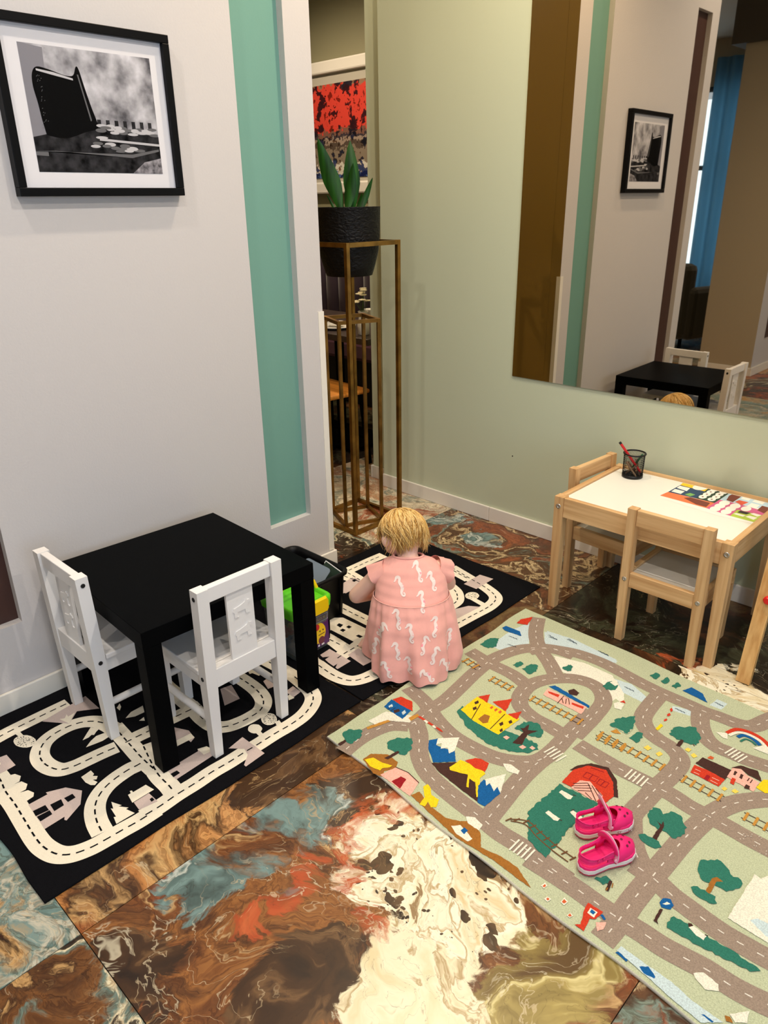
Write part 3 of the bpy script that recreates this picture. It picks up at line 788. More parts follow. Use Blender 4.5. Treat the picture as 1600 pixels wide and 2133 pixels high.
# pens in a wire mesh cup
cupo = thing('pen_cup', 'black wire mesh pencil cup on the pine table', 'pencil cup', (.955, .868, .4417))
M_wire = mat('wire_black', (14, 14, 15), .45, .3)
CR_, CH_ = .039, .094
mb = MB(); n = 44
for k in range(n):
    for sgn in (1, -1):
        mb.tube([((CR_ - .0015 * (1 - t / 5)) * math.cos(2 * math.pi * k / n + sgn * t * .13), (CR_ - .0015 * (1 - t / 5)) * math.sin(2 * math.pi * k / n + sgn * t * .13), .012 + t / 5 * (CH_ - .014)) for t in range(6)], .00055, 3)
tag(mb.build('mesh_wall', M_wire, cupo), kind='stuff')
ring = [((CR_ + .001) * math.cos(2 * math.pi * k / 40), (CR_ + .001) * math.sin(2 * math.pi * k / 40), CH_) for k in range(41)]
MB().tube(ring, .0032, 8).build('rim', M_wire, cupo)
MB().lathe([(CR_ - .002, 0), (CR_, .001), (CR_, .012), (CR_ - .002, .012), (CR_ - .003, .002), (.001, .002)], 36).build('base', M_wire, cupo)
def pen(a, b_, r, col, lab, nm='pencil'):
    A_ = Vector(a); B_ = Vector(b_); d = (B_ - A_)
    o = MB().tube([A_, A_ + d * .06, A_ + d * .07, B_], [r * .25, r * .9, r, r], 8).build(nm, mat('pen_' + lab.split()[0], col, .4))
    tag(o, lab, 'pencil', 'pens and pencils in the wire cup')
    return o
bx, by, bz = .955, .868, .4455
rp = pen((bx + .026, by + .016, bz + .012), (bx - .046, by - .036, bz + .130), .0048, (206, 22, 30), 'red felt pen sticking out of the wire pencil cup', 'felt_pen')
MB().tube([(bx - .0441, by - .0346, bz + .127), (bx - .0478, by - .0373, bz + .133)], .0051, 8).build('cap_end', M_hole, rp).matrix_parent_inverse = Matrix.Identity(4)
pen((bx - .024, by + .014, bz), (bx + .026, by + .01, bz + .088), .0042, (22, 84, 50), 'green pencil inside the wire pencil cup')
for k, (a, b_, c) in enumerate((((-.026, -.008, .003), (.024, -.012, .052), (124, 96, 70)), ((.025, -.016, .003), (-.024, -.016, .056), (150, 118, 88)), ((-.012, .022, .002), (.020, -.018, .040), (110, 82, 60)), ((.006, .026, .002), (-.026, .004, .05), (138, 104, 74)), ((.026, .006, .002), (-.004, .026, .06), (96, 74, 58)))):
    labs = ['brown pencil stub lying lowest in the wire pencil cup', 'tan pencil stub crossing the others in the wire pencil cup', 'russet pencil stub leaning inside the wire pencil cup', 'ochre pencil stub at the left inside the wire pencil cup', 'umber pencil stub at the back of the wire pencil cup']
    pen(tuple(Vector((bx, by, bz)) + Vector(a)), tuple(Vector((bx, by, bz)) + Vector(b_)), .0038, c, labs[k])

# ------------------------------------------------------------------ easel at the right edge
M_ew = wood('easel_pine', 'z', (226, 182, 118), (192, 140, 78))
ea = thing('easel', "pine children's easel with a red knob standing beside the pine table", 'easel', (1.80, .72, 0))
for sx in (-1, 1):
    lg = MB().bar((sx * .215, -.24, .001), (sx * .215, -.02, 1.13), .042, .021, (0, 1, 0)).build('leg', M_ew, ea)
    MB().bar((sx * .215, .24, .001), (sx * .215, .02, 1.13), .042, .021, (0, 1, 0)).build('leg', M_ew, ea)
    a = Vector((sx * .215, -.24, 0)).lerp(Vector((sx * .215, -.02, 1.13)), .255)
    MB().lathe([(.011, 0), (.013, .004), (.013, .014), (.009, .018)], 18, Matrix.Translation(a + Vector((-sx * .012, -.011, 0))) @ Matrix.Rotation(R(90), 4, 'X')).build('knob', mat('red_plastic', (214, 24, 28), .3), lg)
MB().box((-.19, -.115, .56), (.19, -.105, 1.08), Matrix.Rotation(0, 4, 'X')).build('board', mat('chalkboard', (24, 28, 26), .7), ea)

# traced prints of the rugs and the sheet, in millimetres from each centre
L3 = [('dk','-72 -155 -44 -127'),
 ('dk','-70 -165 -35 -131'),
 ('dk','-62 -168 -27 -137'),
 ('dk','-50 -169 -23 -147'),
 ('dk','-43 -128 4 -171'),
 ('dk','-32 -128 5 -155'),
 ('dk','-20 -130 5 -143'),
 ('dk','-32 -162 -8 -171'),
 ('dr','-67 -93 -34 -89 -33 -111 -66 -115 -67 -93'),
 ('dr','-28 -91 -3 -90 -2 -112 -27 -113 -28 -91'),
 ('dr','-50 -91 -49 -113'),
 ('dr','-15 -91 -15 -112'),
 ('dr','-67 -70 -33 -62'),
 ('pk','140 116 154 117'),
 ('pk','142 102 156 103'),
 ('pk','185 115 204 116'),
 ('pk','186 102 205 102'),
 ('dk','258 165 258 180'),
 ('dk','266 163 266 180'),
 ('dk','261 134 274 141'),
 ('dk','-283 110 -288 156 -270 153 -253 129'),
 ('dk','-287 142 -270 122'),
 ('dk','-275 148 -263 124'),
 ('ink','-643 -265 -644 -248'),
 ('ink','-631 -266 -632 -243'),
 ('dk','-456 -430 -417 -422 -370 -431'),
 ('dk','-428 -130 -453 -52'),
 ('dk','-362 -127 -370 -41'),
 ('dk','229 -24 230 -25'),
 ('tan','-632 -375 -631 -376'),
 ('dk','-52 -191 -43 -189'),
 ('dk','-33 -287 -25 -286'),
 ('dk','-26 -240 -22 -232'),
 ('dk','356 -351 362 -349'),
 ('dk','95 209 101 205'),
 ('br','153 -394 152 -385'),
 ('br','159 -378 155 -366')]
R3 = ['-607 -485 -612 -415 -604 -354 -586 -309 -548 -277',
 '-673 -140 -584 -161 -507 -199 -423 -223 -343 -223 -275 -211 -221 -181 -190 -147 -178 -100',
 '-556 -244 -500 -283 -443 -347 -382 -385 -317 -400 -249 -408 -179 -414 -117 -421 -49 -419 16 -424 78 -428',
 '-548 -277 -544 -233 -548 -177 -544 -111 -554 -24 -566 68 -570 166 -549 254 -513 313 -452 358 -381 371',
 '-163 -412 -172 -336 -183 -237 -184 -156 -179 -70 -186 43 -185 148',
 '-169 14 -173 136 -188 220 -240 268 -308 259 -369 202 -396 136 -389 70 -358 24 -302 4 -242 2 -171 -4',
 '-656 155 -562 144 -471 142 -402 124',
 '-605 501 -559 413 -515 356 -477 327',
 '-482 323 -417 278 -354 223',
 '-510 291 -483 341 -430 371 -373 392 -299 400 -231 394 -163 384 -95 377 -41 376 15 377 61 376 103 382 153 387 189 406 211 464 234 522',
 '-75 365 -71 277 -60 220 -25 180 15 164 53 157 90 133 102 96 100 36 95 -17 92 -78 90 -141 102 -203',
 '50 370 75 309 111 262 148 245 176 246 224 249 278 261 332 272',
 '-143 -10 -70 -16 -5 -20 54 -18 99 -17 135 -16 186 -24 231 -23 279 -24 330 -27 407 -27',
 '231 -23 247 30 268 73 293 107 320 136 365 164',
 '-24 -437 28 -435 94 -434 158 -437 205 -438 255 -435 304 -435 349 -429 392 -423 436 -423 476 -418 514 -409 574 -391',
 '231 -23 219 -119 214 -208 211 -286 208 -375 209 -444 206 -509',
 '85 -139 115 -197 145 -243 188 -284',
 '163 -285 217 -291 265 -305 308 -311 349 -317 391 -320 433 -318 469 -315 550 -303']
P3 = [('lb','-625 230 -629 357 -612 450 -523 316 -564 232'),
 ('lb','-534 445 -435 462 -265 448 -254 428 -354 410 -493 375'),
 ('wh','-427 312 -321 352 -182 341 -133 245 -176 256 -272 313 -345 265 -381 267'),
 ('lb','-225 343 -164 356 -75 314 -88 292 -160 296'),
 ('wh','-432 326 -331 359 -233 358 -160 296 -168 217 -247 268 -332 255'),
 ('lb','-537 435 -415 454 -256 441 -266 419 -380 423 -494 368'),
 ('lb','63 462 95 461 93 420 58 417'),
 ('lb','-22 338 38 360 40 328 -14 316'),
 ('br','-545 -468 -544 -437 -507 -407 -466 -410 -453 -432 -469 -462 -458 -480 -486 -488'),
 ('br','-357 -478 -349 -453 -295 -472 -243 -475 -209 -459 -182 -433 -147 -457 -123 -488 -71 -477 -25 -477 27 -502 -7 -502 -78 -498 -182 -506 -278 -491'),
 ('dg','-664 -435 -665 -408 -634 -385 -615 -407 -614 -449 -640 -447'),
 ('dk','-641 -475 -640 -447 -631 -449 -630 -474'),
 ('dg','-541 -376 -536 -339 -502 -312 -473 -344 -470 -378 -497 -388 -523 -391'),
 ('dk','-504 -425 -496 -378 -488 -379 -493 -422'),
 ('wh','-649 -343 -641 -275 -564 -234 -553 -264 -603 -299 -623 -342'),
 ('bl','-661 -263 -669 -221 -588 -220 -580 -267'),
 ('rd','-667 -219 -657 -191 -616 -185 -581 -220 -629 -222'),
 ('dk','-628 -257 -621 -239 -610 -247 -616 -265'),
 ('lb','-653 -252 -652 -237 -642 -243 -643 -257'),
 ('lb','-603 -246 -604 -231 -593 -237 -592 -252'),
 ('tan','-633 -367 -610 -300 -598 -300 -623 -372'),
 ('tan','-571 -252 -564 -218 -552 -223 -557 -257'),
 ('rd','-555 -229 -550 -221 -463 -226 -453 -231 -468 -233'),
 ('wh','-531 -230 -527 -223 -514 -225 -515 -234'),
 ('wh','-497 -231 -493 -224 -481 -228 -484 -235'),
 ('bl','-461 -286 -447 -261 -433 -286 -404 -280 -380 -268 -350 -301 -393 -346 -439 -313'),
 ('wh','-447 -261 -405 -216 -380 -268 -384 -288 -403 -273 -414 -289 -427 -269 -433 -286'),
 ('dk','-395 -351 -347 -301 -303 -267 -248 -331 -214 -379 -291 -371 -354 -364'),
 ('ye','-349 -330 -345 -287 -318 -281 -278 -274 -262 -283 -263 -307 -224 -362 -229 -367 -263 -327 -283 -326 -264 -354 -270 -356 -295 -318 -316 -328 -341 -337'),
 ('rd','-334 -281 -320 -253 -306 -245 -279 -244 -268 -279 -280 -280 -295 -285 -313 -282'),
 ('bl','-250 -332 -253 -303 -231 -305 -212 -297 -191 -314 -194 -378 -215 -380'),
 ('wh','-250 -300 -222 -245 -191 -314 -210 -300 -208 -320 -233 -302 -234 -317'),
 ('wh','-251 -218 -234 -207 -201 -211 -197 -226 -227 -235'),
 ('ye','-539 -467 -528 -445 -495 -442 -467 -431 -468 -441 -480 -458 -478 -468 -510 -475'),
 ('pk','-467 -479 -455 -429 -417 -422 -372 -428 -356 -482 -409 -481'),
 ('dr','-428 -476 -422 -446 -404 -444 -393 -480'),
 ('ye','-353 -434 -351 -418 -337 -423 -318 -441 -293 -440 -282 -465 -292 -474 -310 -465 -305 -482 -319 -487 -326 -458'),
 ('wh','-208 -437 -189 -424 -161 -430 -157 -451 -191 -451'),
 ('wh','-216 -486 -201 -468 -153 -482 -156 -496 -190 -497'),
 ('bl','-190 -481 -189 -467 -176 -469 -176 -485'),
 ('dg','-484 -130 -489 -97 -422 -119 -357 -116 -305 -96 -230 -86 -211 -105 -225 -139 -267 -168 -334 -183 -412 -168'),
 ('ye','-481 -115 -483 -30 -432 -32 -376 -29 -366 -38 -325 -29 -330 -130 -373 -131 -421 -130'),
 ('rd','-480 -27 -461 7 -441 -34'),
 ('rd','-433 -18 -397 35 -376 -29'),
 ('rd','-364 -36 -341 4 -329 -38'),
 ('br','-416 -114 -415 -83 -397 -79 -384 -107 -393 -121'),
 ('dk','-473 -58 -470 -43 -460 -52 -464 -65'),
 ('dk','-460 -83 -456 -70 -446 -79 -450 -92'),
 ('dk','-358 -89 -355 -74 -346 -83 -348 -96'),
 ('dk','-343 -63 -341 -50 -331 -58 -334 -69'),
 ('dk','-340 -112 -339 -99 -330 -108 -332 -118'),
 ('or','-422 -48 -422 -36 -415 -38 -414 -50'),
 ('or','-406 -48 -406 -35 -398 -38 -398 -52'),
 ('or','-391 -48 -391 -35 -383 -38 -382 -51'),
 ('dg','-313 -75 -310 -32 -279 -10 -247 -25 -235 -58 -263 -73 -284 -71'),
 ('dk','-280 -132 -284 -71 -301 -64 -293 -57 -291 -32 -279 -55 -255 -38 -269 -74 -256 -121'),
 ('pk','-314 -130 -311 -118 -299 -118 -300 -132'),
 ('pk','-258 -133 -254 -119 -241 -120 -244 -134'),
 ('pk','-234 -116 -233 -104 -220 -106 -222 -118'),
 ('pk','-339 117 -346 156 -209 156 -203 114'),
 ('bl','-349 166 -337 184 -205 166 -201 155'),
 ('rd','-338 143 -300 151 -297 137 -330 136'),
 ('rd','-253 144 -215 151 -212 138 -249 135'),
 ('dk','-293 189 -285 209 -261 202 -260 184 -280 174'),
 ('dg','-656 212 -653 268 -629 290 -605 240 -619 212 -644 212'),
 ('dg','-501 185 -495 220 -477 215 -480 187'),
 ('dg','-466 189 -459 232 -435 239 -422 208 -431 179'),
 ('dg','-370 281 -362 317 -349 312 -346 278'),
 ('bl','-662 353 -659 372 -601 375 -580 353 -643 344'),
 ('rd','-642 414 -646 446 -623 491 -606 430'),
 ('gr','-120 128 -114 171 -83 213 -70 193 -59 157 -60 121 -85 124'),
 ('dg','-117 126 -114 171 -81 215 -62 163 -61 124 -91 127'),
 ('tan','-102 103 -94 124 -74 112 -88 103'),
 ('dg','-50 112 -41 156 -29 158 -21 139 -25 106'),
 ('dg','-226 282 -222 318 -199 334 -187 292 -208 272'),
 ('wh','-219 316 -209 342 -192 325 -197 309'),
 ('dg','-371 281 -366 313 -349 313 -341 286'),
 ('dg','-460 216 -451 237 -436 239 -427 201 -437 181'),
 ('dg','-143 436 -136 465 -120 463 -118 431'),
 ('dg','-104 433 -97 467 -83 453 -88 426'),
 ('dg','-67 429 -60 463 -47 454 -51 426'),
 ('bl','-32 431 -18 466 20 458 49 423'),
 ('wh','-158 227 -148 246 -131 241 -126 212 -146 208'),
 ('rd','-148 246 -142 262 -131 251'),
 ('dg','25 209 26 246 51 271 71 287 102 245 103 211 76 203 52 198'),
 ('dk','61 173 61 207 70 207 72 174'),
 ('rd','135 96 132 132 213 138 211 95'),
 ('dk','131 139 136 176 212 179 214 131'),
 ('pk','213 145 211 190 220 206 250 187 283 181 283 137'),
 ('dk','208 188 224 214 264 224 287 189 253 190 230 200'),
 ('dr','170 98 172 118 181 116 182 94'),
 ('rd','227 128 224 152 233 153 237 127'),
 ('dk','221 165 220 183 227 181 227 165'),
 ('dk','237 164 236 182 243 181 245 162'),
 ('dk','260 137 260 152 270 151 271 137'),
 ('ye','283 158 287 200 321 224 329 173 307 152'),
 ('or','146 181 149 196 159 196 159 185'),
 ('wh','120 306 147 322 157 297 146 294'),
 ('wh','223 307 247 355 271 343 262 310'),
 ('ye2','-1 102 4 120 18 115 14 99'),
 ('ye2','35 102 40 118 51 113 46 96'),
 ('ye2','87 172 90 186 101 185 99 170'),
 ('ye2','108 162 111 176 124 169 119 156'),
 ('ye2','219 92 222 105 231 102 228 89'),
 ('ye2','241 101 245 115 256 112 251 99'),
 ('ye','-12 201 -11 234 -2 229 -4 198'),
 ('rd','-21 315 -19 326 -11 314 -13 304'),
 ('rd','-16 285 -13 298 -7 291 -11 278'),
 ('rd','-12 256 -9 268 -4 262 -8 249'),
 ('dk','-105 -117 -98 -87 -76 -54 -32 -37 5 -64 39 -120 26 -125 0 -80 -33 -50 -77 -68 -94 -110'),
 ('rd','-96 -170 -98 -111 -77 -68 -33 -50 2 -78 28 -123 23 -170 -4 -167'),
 ('pk','-69 -171 -65 -133 -44 -118 8 -142 4 -174'),
 ('dg','-104 -317 -98 -179 13 -173 1 -278 5 -386 7 -409 -53 -393'),
 ('wh','-82 -208 -81 -196 -48 -195 -47 -208 -53 -213'),
 ('wh','-70 -291 -68 -280 -32 -283 -33 -294 -42 -298'),
 ('wh','-26 -247 -23 -237 6 -240 7 -253 -3 -256'),
 ('dg','119 -121 118 -91 134 -83 147 -95 157 -72 182 -69 209 -96 210 -133 196 -152 178 -144 158 -150 136 -145'),
 ('dk','161 -194 159 -137 146 -126 159 -129 157 -116 166 -130 172 -188'),
 ('dg','132 -197 143 -184 177 -183 190 -195 181 -209 148 -210'),
 ('dg','280 -204 272 -168 285 -159 299 -140 322 -147 337 -161 361 -161 367 -177 348 -214 328 -214 297 -221'),
 ('br','315 -253 311 -202 318 -190 333 -193 322 -203 324 -250'),
 ('dg','286 -256 296 -244 336 -243 345 -258 333 -269 295 -266'),
 ('wh','377 -124 391 -127 408 -89 436 -118 458 -280 375 -278'),
 ('lb','412 -252 422 -236 454 -232 465 -265 448 -267'),
 ('rd','143 -471 140 -449 175 -447 172 -474 162 -481 168 -517 146 -516 155 -507'),
 ('wh','151 -472 150 -457 167 -456 168 -473'),
 ('bl','154 -467 154 -458 164 -459 163 -468'),
 ('pk','176 -480 192 -465 196 -485 189 -497'),
 ('bl','174 -458 178 -453 188 -459 186 -464'),
 ('wh','40 -482 43 -468 52 -473 50 -485'),
 ('or','44 -481 45 -472 50 -476 48 -482'),
 ('wh','64 -507 67 -496 77 -497 74 -508'),
 ('or','68 -504 69 -498 74 -499 73 -505'),
 ('wh','95 -489 95 -473 107 -477 105 -491'),
 ('or','97 -487 97 -477 105 -479 103 -487'),
 ('wh','122 -509 124 -497 133 -500 130 -509'),
 ('or','124 -507 125 -499 131 -502 129 -507'),
 ('bl','253 -342 254 -326 267 -317 279 -328 278 -342 261 -350'),
 ('wh','259 -341 264 -329 272 -329 266 -338'),
 ('dk','263 -393 261 -355 266 -353 269 -388 275 -394'),
 ('dg','286 -377 290 -353 312 -352 344 -351 393 -350 452 -349 468 -353 453 -369 375 -381 315 -387 291 -389'),
 ('wh','324 -357 330 -347 360 -352 359 -365 344 -365'),
 ('dk','319 -348 325 -344 330 -347 324 -357'),
 ('lb','239 -509 241 -494 301 -496 351 -496 396 -505 453 -505 423 -534 371 -529 312 -519'),
 ('bl','289 -510 302 -497 322 -508 322 -513 302 -517'),
 ('bl','239 -515 243 -509 266 -513 265 -518'),
 ('bl','417 -519 421 -515 440 -516 438 -520'),
 ('wh','373 -449 387 -434 418 -438 424 -451 403 -466 379 -456'),
 ('wh','455 -481 481 -450 486 -476 469 -490'),
 ('br','450 -490 458 -486 467 -494 456 -499'),
 ('dg','118 -384 134 -358 152 -363 141 -385'),
 ('dk','151 -394 146 -363 152 -363 158 -393')]
T3 = ['-512 76 -425 76',
 '-639 102 -570 93',
 '-360 78 -181 81',
 '-119 56 -38 61',
 '-124 70 75 63',
 '126 60 236 58',
 '292 38 386 39']
C3 = ['-194 -84 -140 -95',
 '-74 -428 -19 -428',
 '174 253 223 241',
 '11 -21 69 -23']
W3 = ['-612 322 -579 325',
 '-584 276 -552 281',
 '-506 413 -474 417',
 '-449 449 -410 439',
 '-335 451 -296 449',
 '-514 423 -475 415',
 '-450 442 -410 440',
 '-336 451 -294 447',
 '-174 325 -140 323',
 '-11 329 20 328',
 '65 439 91 436']
F3 = ['-123 -370 -87 -345 -44 -353 3 -362 55 -365',
 '-118 -373 -84 -358 -43 -371 4 -380 51 -384']
B3 = ['146 321 160 357 193 369 228 363 260 341',
 '154 316 168 346 194 357 229 350 257 326',
 '174 325 185 345 210 346 233 332',
 '187 311 194 331 210 333 225 325']
R1 = ['-285 -139 -284 -221 -282 -302 -278 -350 -269 -386 -228 -410 -164 -415 -96 -414 -40 -421 27 -422 107 -427 177 -431 222 -429 265 -416 291 -391 305 -352 309 -312 311 -270 314 -228 313 -177',
 '16 -133 10 -173 6 -216 2 -254 -14 -287 -58 -304 -106 -302 -147 -279 -168 -247 -175 -209 -171 -171 -152 -136 -118 -112 -66 -101 -23 -99',
 '-76 -96 -23 -99 41 -103 109 -107 178 -107',
 '64 -78 191 -108 262 -112 305 -117',
 '282 -310 239 -303 197 -288 166 -266 143 -234 131 -197 126 -156 128 -134 127 -114',
 '17 -114 19 -60 25 -9',
 '18 17 24 89 29 139',
 '308 -214 309 -168 305 -113 305 -58 302 -4 304 49 303 106 304 149 303 210 305 275 298 330 274 381 243 409 195 423 116 432 46 430 -21 424',
 '-41 302 31 306 102 302 155 284 184 251 189 210 185 172 174 136 147 111 95 106 34 112 -24 114 -83 116 -135 117 -192 126 -227 146']
P1 = [('mv','-255 -233 -279 -86 -187 -85 -225 -139 -185 -181'),
 ('cr','-227 -192 -220 -179 -234 -167 -220 -169 -223 -147 -185 -181'),
 ('cr','-266 -313 -268 -298 -228 -297 -225 -307'),
 ('mv','-187 -384 -183 -364 -121 -363 -118 -395 -118 -409 -151 -409 -155 -398 -155 -390'),
 ('cr','-96 -397 -87 -378 -67 -370 -49 -381 -49 -395'),
 ('cr','-49 -395 -45 -377 -23 -370 -6 -381 -6 -398'),
 ('cr','-6 -398 1 -378 22 -371 35 -378 38 -399'),
 ('cr','58 -259 53 -229 72 -229 77 -235 87 -226 97 -234 91 -242 108 -237 114 -247 106 -255 86 -260'),
 ('mv','54 -399 54 -349 44 -349 65 -305 108 -280 152 -305 179 -354 173 -357 163 -352 166 -404'),
 ('bk','85 -400 88 -369 112 -370 108 -402'),
 ('bk','112 -401 114 -369 132 -370 134 -401'),
 ('bk','96 -360 98 -332 124 -336 126 -362'),
 ('bk','100 -325 101 -303 120 -303 121 -324'),
 ('cr','212 -204 212 -196 203 -194 205 -189 213 -190 213 -153 245 -147 246 -210'),
 ('mv','248 -207 247 -163 290 -162 281 -210'),
 ('bk','268 -173 267 -165 279 -165 280 -174'),
 ('cr','203 -246 234 -233 231 -241 254 -225 254 -232 283 -223 282 -273 256 -267 259 -262 223 -258 229 -254'),
 ('cr','-83 -188 -102 -167 -121 -145 -97 -129 -90 -143 -81 -154 -87 -159 -82 -170'),
 ('cr','-47 -195 -63 -173 -72 -152 -67 -128 -42 -124 -38 -149 -41 -167'),
 ('cr','-150 -47 -164 -30 -145 -35 -131 -47'),
 ('cr','-84 -53 -99 -27 -101 14 -68 1 -70 -29'),
 ('cr','-43 -31 -48 -12 -30 -19'),
 ('cr','263 244 264 259 283 254 282 237'),
 ('cr','258 176 260 190 283 187 282 173'),
 ('mv','257 82 246 138 348 140 353 72 344 72 318 104 291 112'),
 ('mv','205 -84 203 16 194 20 203 44 234 49 249 34 256 -87'),
 ('bk','226 -86 227 -67 242 -66 243 -87'),
 ('cr','194 20 203 44 232 51 227 19'),
 ('mv','47 18 106 47 146 41 155 23 143 23 139 -26 122 -28'),
 ('cr','117 -13 121 44 145 42 140 -27'),
 ('bk','46 21 46 30 59 29 59 20'),
 ('cr','-15 348 -19 362 32 369 39 355 10 349 8 340'),
 ('mv','73 346 67 376 125 378 117 331'),
 ('mv','169 360 164 395 205 393 210 359'),
 ('cr','74 440 100 448 150 407 116 406'),
 ('cr','191 351 190 360 215 359 211 339'),
 ('mv','5 227 13 264 92 240 86 187')]
K1 = [(1,'-178 -283 -170 -288 -166 -295 -167 -304 -171 -312 -180 -320 -191 -326 -203 -330 -216 -330 -227 -328 -235 -323 -239 -316 -239 -307 -234 -298 -226 -290 -214 -284 -201 -281 -189 -280'),
 (1,'256 257 263 250 266 242 266 234 263 227 257 221 249 218 239 217 230 220 221 224 214 231 210 240 210 248 213 256 219 261 228 265 237 265 247 262'),
 (0,'259 200 263 194 266 188 265 181 262 175 257 170 250 167 242 166 234 167 228 171 223 176 220 182 220 189 223 195 229 200 236 204 244 204 252 203')]
R2 = ['-290 67 -289 139 -288 212 -284 279',
 '-1 377 72 362 134 352',
 '9 387 117 363 230 339 301 303 323 235 317 128 308 -9',
 '107 256 162 231 206 180 213 116',
 '-115 -158 -40 -158 33 -157 137 -157',
 '40 -339 80 -337 120 -335',
 '154 -405 149 -354 150 -273 151 -206',
 '99 -466 172 -473 228 -473 276 -458 300 -421 309 -367',
 '-315 57 -263 55 -170 43',
 '-273 26 -200 33 -129 40']
P2 = [('cr','-63 -239 -28 -204 91 -200 130 -243 130 -309 2 -295'),
 ('cr','18 -310 71 -310 124 -314 159 -378 75 -365'),
 ('bk','-5 -257 -9 -242 11 -239 17 -259'),
 ('bk','29 -242 29 -228 44 -227 45 -242'),
 ('bk','29 -273 28 -258 44 -257 46 -273'),
 ('bk','99 -260 100 -247 119 -245 119 -259'),
 ('bk','3 -293 120 -291 123 -315 19 -309'),
 ('mv','95 -426 91 -379 199 -380 200 -442 148 -437'),
 ('bk','104 -443 126 -411 129 -444'),
 ('bk','179 -446 177 -421 190 -443'),
 ('mv','-223 -36 -233 42 -150 30 -156 -66 -169 -86'),
 ('bk','-213 19 -216 37 -201 38 -198 18'),
 ('mv','-211 -18 -224 47 -166 45 -154 -72'),
 ('bk','-245 85 -252 125 -201 113 -204 88'),
 ('mv','-238 150 -242 194 -172 174 -175 126'),
 ('mv','141 306 140 414 203 421 204 306'),
 ('mv','236 116 263 180 300 204 289 62'),
 ('cr','234 224 238 246 306 237 299 213'),
 ('mv','165 -362 162 -308 255 -311 249 -370')]
K2 = [(1,'246 270 250 261 252 251 251 241 246 232 239 226 231 222 221 222 212 226 205 233 200 242 198 252 199 263 204 272 211 278 220 282 229 281 238 277')]
PM = [('or','-177 -102 -171 -49 -4 -44 -7 -109'),
 ('nb','-171 -49 -168 49 -75 43 -70 -44'),
 ('ye','-168 49 -173 97 -78 104 -75 43'),
 ('dgn','-70 -44 -78 104 -1 109 -4 -44'),
 ('pk2','-7 -109 -3 -2 68 3 128 -5 166 -21 168 -53 77 -55 80 -124'),
 ('lb','-3 -2 -1 109 124 107 149 31 122 7 68 3'),
 ('lm','80 -124 77 -55 166 -47 160 -125'),
 ('wh','-165 11 -166 41 -127 41 -124 3'),
 ('wh','-164 -37 -165 -3 -128 -4 -128 -38'),
 ('gn','-116 -33 -107 -6 -86 -11 -93 -39'),
 ('dr','-104 -69 -89 -47 -15 -54 -11 -100 -46 -100'),
 ('dr','7 59 11 90 43 91 40 5 16 10'),
 ('rdo','44 13 49 40 81 41 74 -1'),
 ('wh','48 58 48 91 75 92 76 55'),
 ('wh','87 56 90 86 124 85 123 52'),
 ('wh','89 4 91 41 120 40 119 0'),
 ('bk','85 -78 88 -54 121 -53 115 -76'),
 ('wh','80 -99 86 -86 117 -87 113 -103'),
 ('wh','122 -61 129 -47 155 -49 148 -71'),
 ('wh','119 -97 126 -79 152 -80 149 -107'),
 ('dr','128 -13 127 39 147 38 164 -15 152 -26')]
PE = [('wh','-83 90 -80 76 -82 61 -88 49 -97 41 -107 39 -117 43 -124 53 -127 67 -125 82 -119 95 -110 103 -100 105 -90 100'),
 ('wh','-43 95 -41 86 -42 77 -45 69 -50 65 -56 64 -62 68 -66 75 -68 85 -68 94 -65 102 -59 106 -54 107 -48 103'),
 ('wh','-10 92 -8 82 -8 73 -11 66 -16 61 -22 61 -28 64 -32 72 -34 81 -33 90 -30 98 -25 102 -19 103 -14 99'),
 ('wh','-45 62 -43 53 -43 44 -46 36 -51 32 -57 31 -63 35 -67 42 -69 51 -69 60 -66 68 -61 73 -55 73 -49 69'),
 ('wh','-12 58 -10 49 -11 40 -14 32 -19 28 -24 27 -30 31 -34 38 -36 47 -36 56 -33 64 -28 68 -22 68 -16 65'),
 ('wh','-46 30 -44 21 -44 12 -47 5 -52 0 -58 0 -64 3 -68 10 -70 19 -70 28 -67 36 -62 40 -56 41 -50 37'),
 ('wh','-11 25 -9 17 -10 8 -13 0 -18 -4 -23 -5 -29 -1 -33 6 -35 14 -34 24 -31 31 -26 35 -21 36 -15 32'),
 ('wh','-47 -4 -45 -13 -46 -22 -49 -29 -54 -34 -59 -34 -65 -31 -69 -24 -71 -15 -71 -6 -68 1 -63 5 -57 6 -52 2'),
 ('wh','-14 -7 -12 -16 -13 -25 -16 -32 -21 -36 -26 -37 -32 -33 -36 -27 -38 -18 -37 -9 -34 -2 -29 3 -24 3 -18 0'),
 ('wh','36 -10 38 -21 37 -32 33 -42 27 -47 20 -48 13 -44 8 -35 5 -24 6 -13 10 -3 16 3 24 3 31 -1'),
 ('wh','34 -47 37 -58 36 -69 32 -78 26 -84 19 -85 12 -80 6 -72 4 -61 5 -50 9 -40 15 -35 22 -34 29 -38'),
 ('wh','32 -84 35 -95 34 -106 30 -115 24 -120 17 -121 10 -117 5 -109 2 -98 3 -87 7 -78 13 -72 20 -71 27 -76'),
 ('wh','73 -12 76 -23 75 -34 71 -44 64 -49 57 -50 51 -45 46 -37 43 -26 44 -15 48 -5 54 1 62 1 68 -3'),
 ('wh','71 -49 73 -60 72 -71 68 -80 62 -86 55 -86 49 -82 44 -74 41 -63 42 -52 46 -42 52 -37 59 -36 66 -41'),
 ('wh','70 -86 72 -97 71 -108 67 -117 61 -122 54 -123 48 -119 43 -111 40 -100 41 -89 45 -80 51 -74 58 -74 65 -78'),
 ('wh','110 -14 112 -25 111 -36 107 -45 101 -51 94 -51 88 -47 83 -39 81 -28 82 -16 86 -7 92 -1 99 -1 105 -5')]

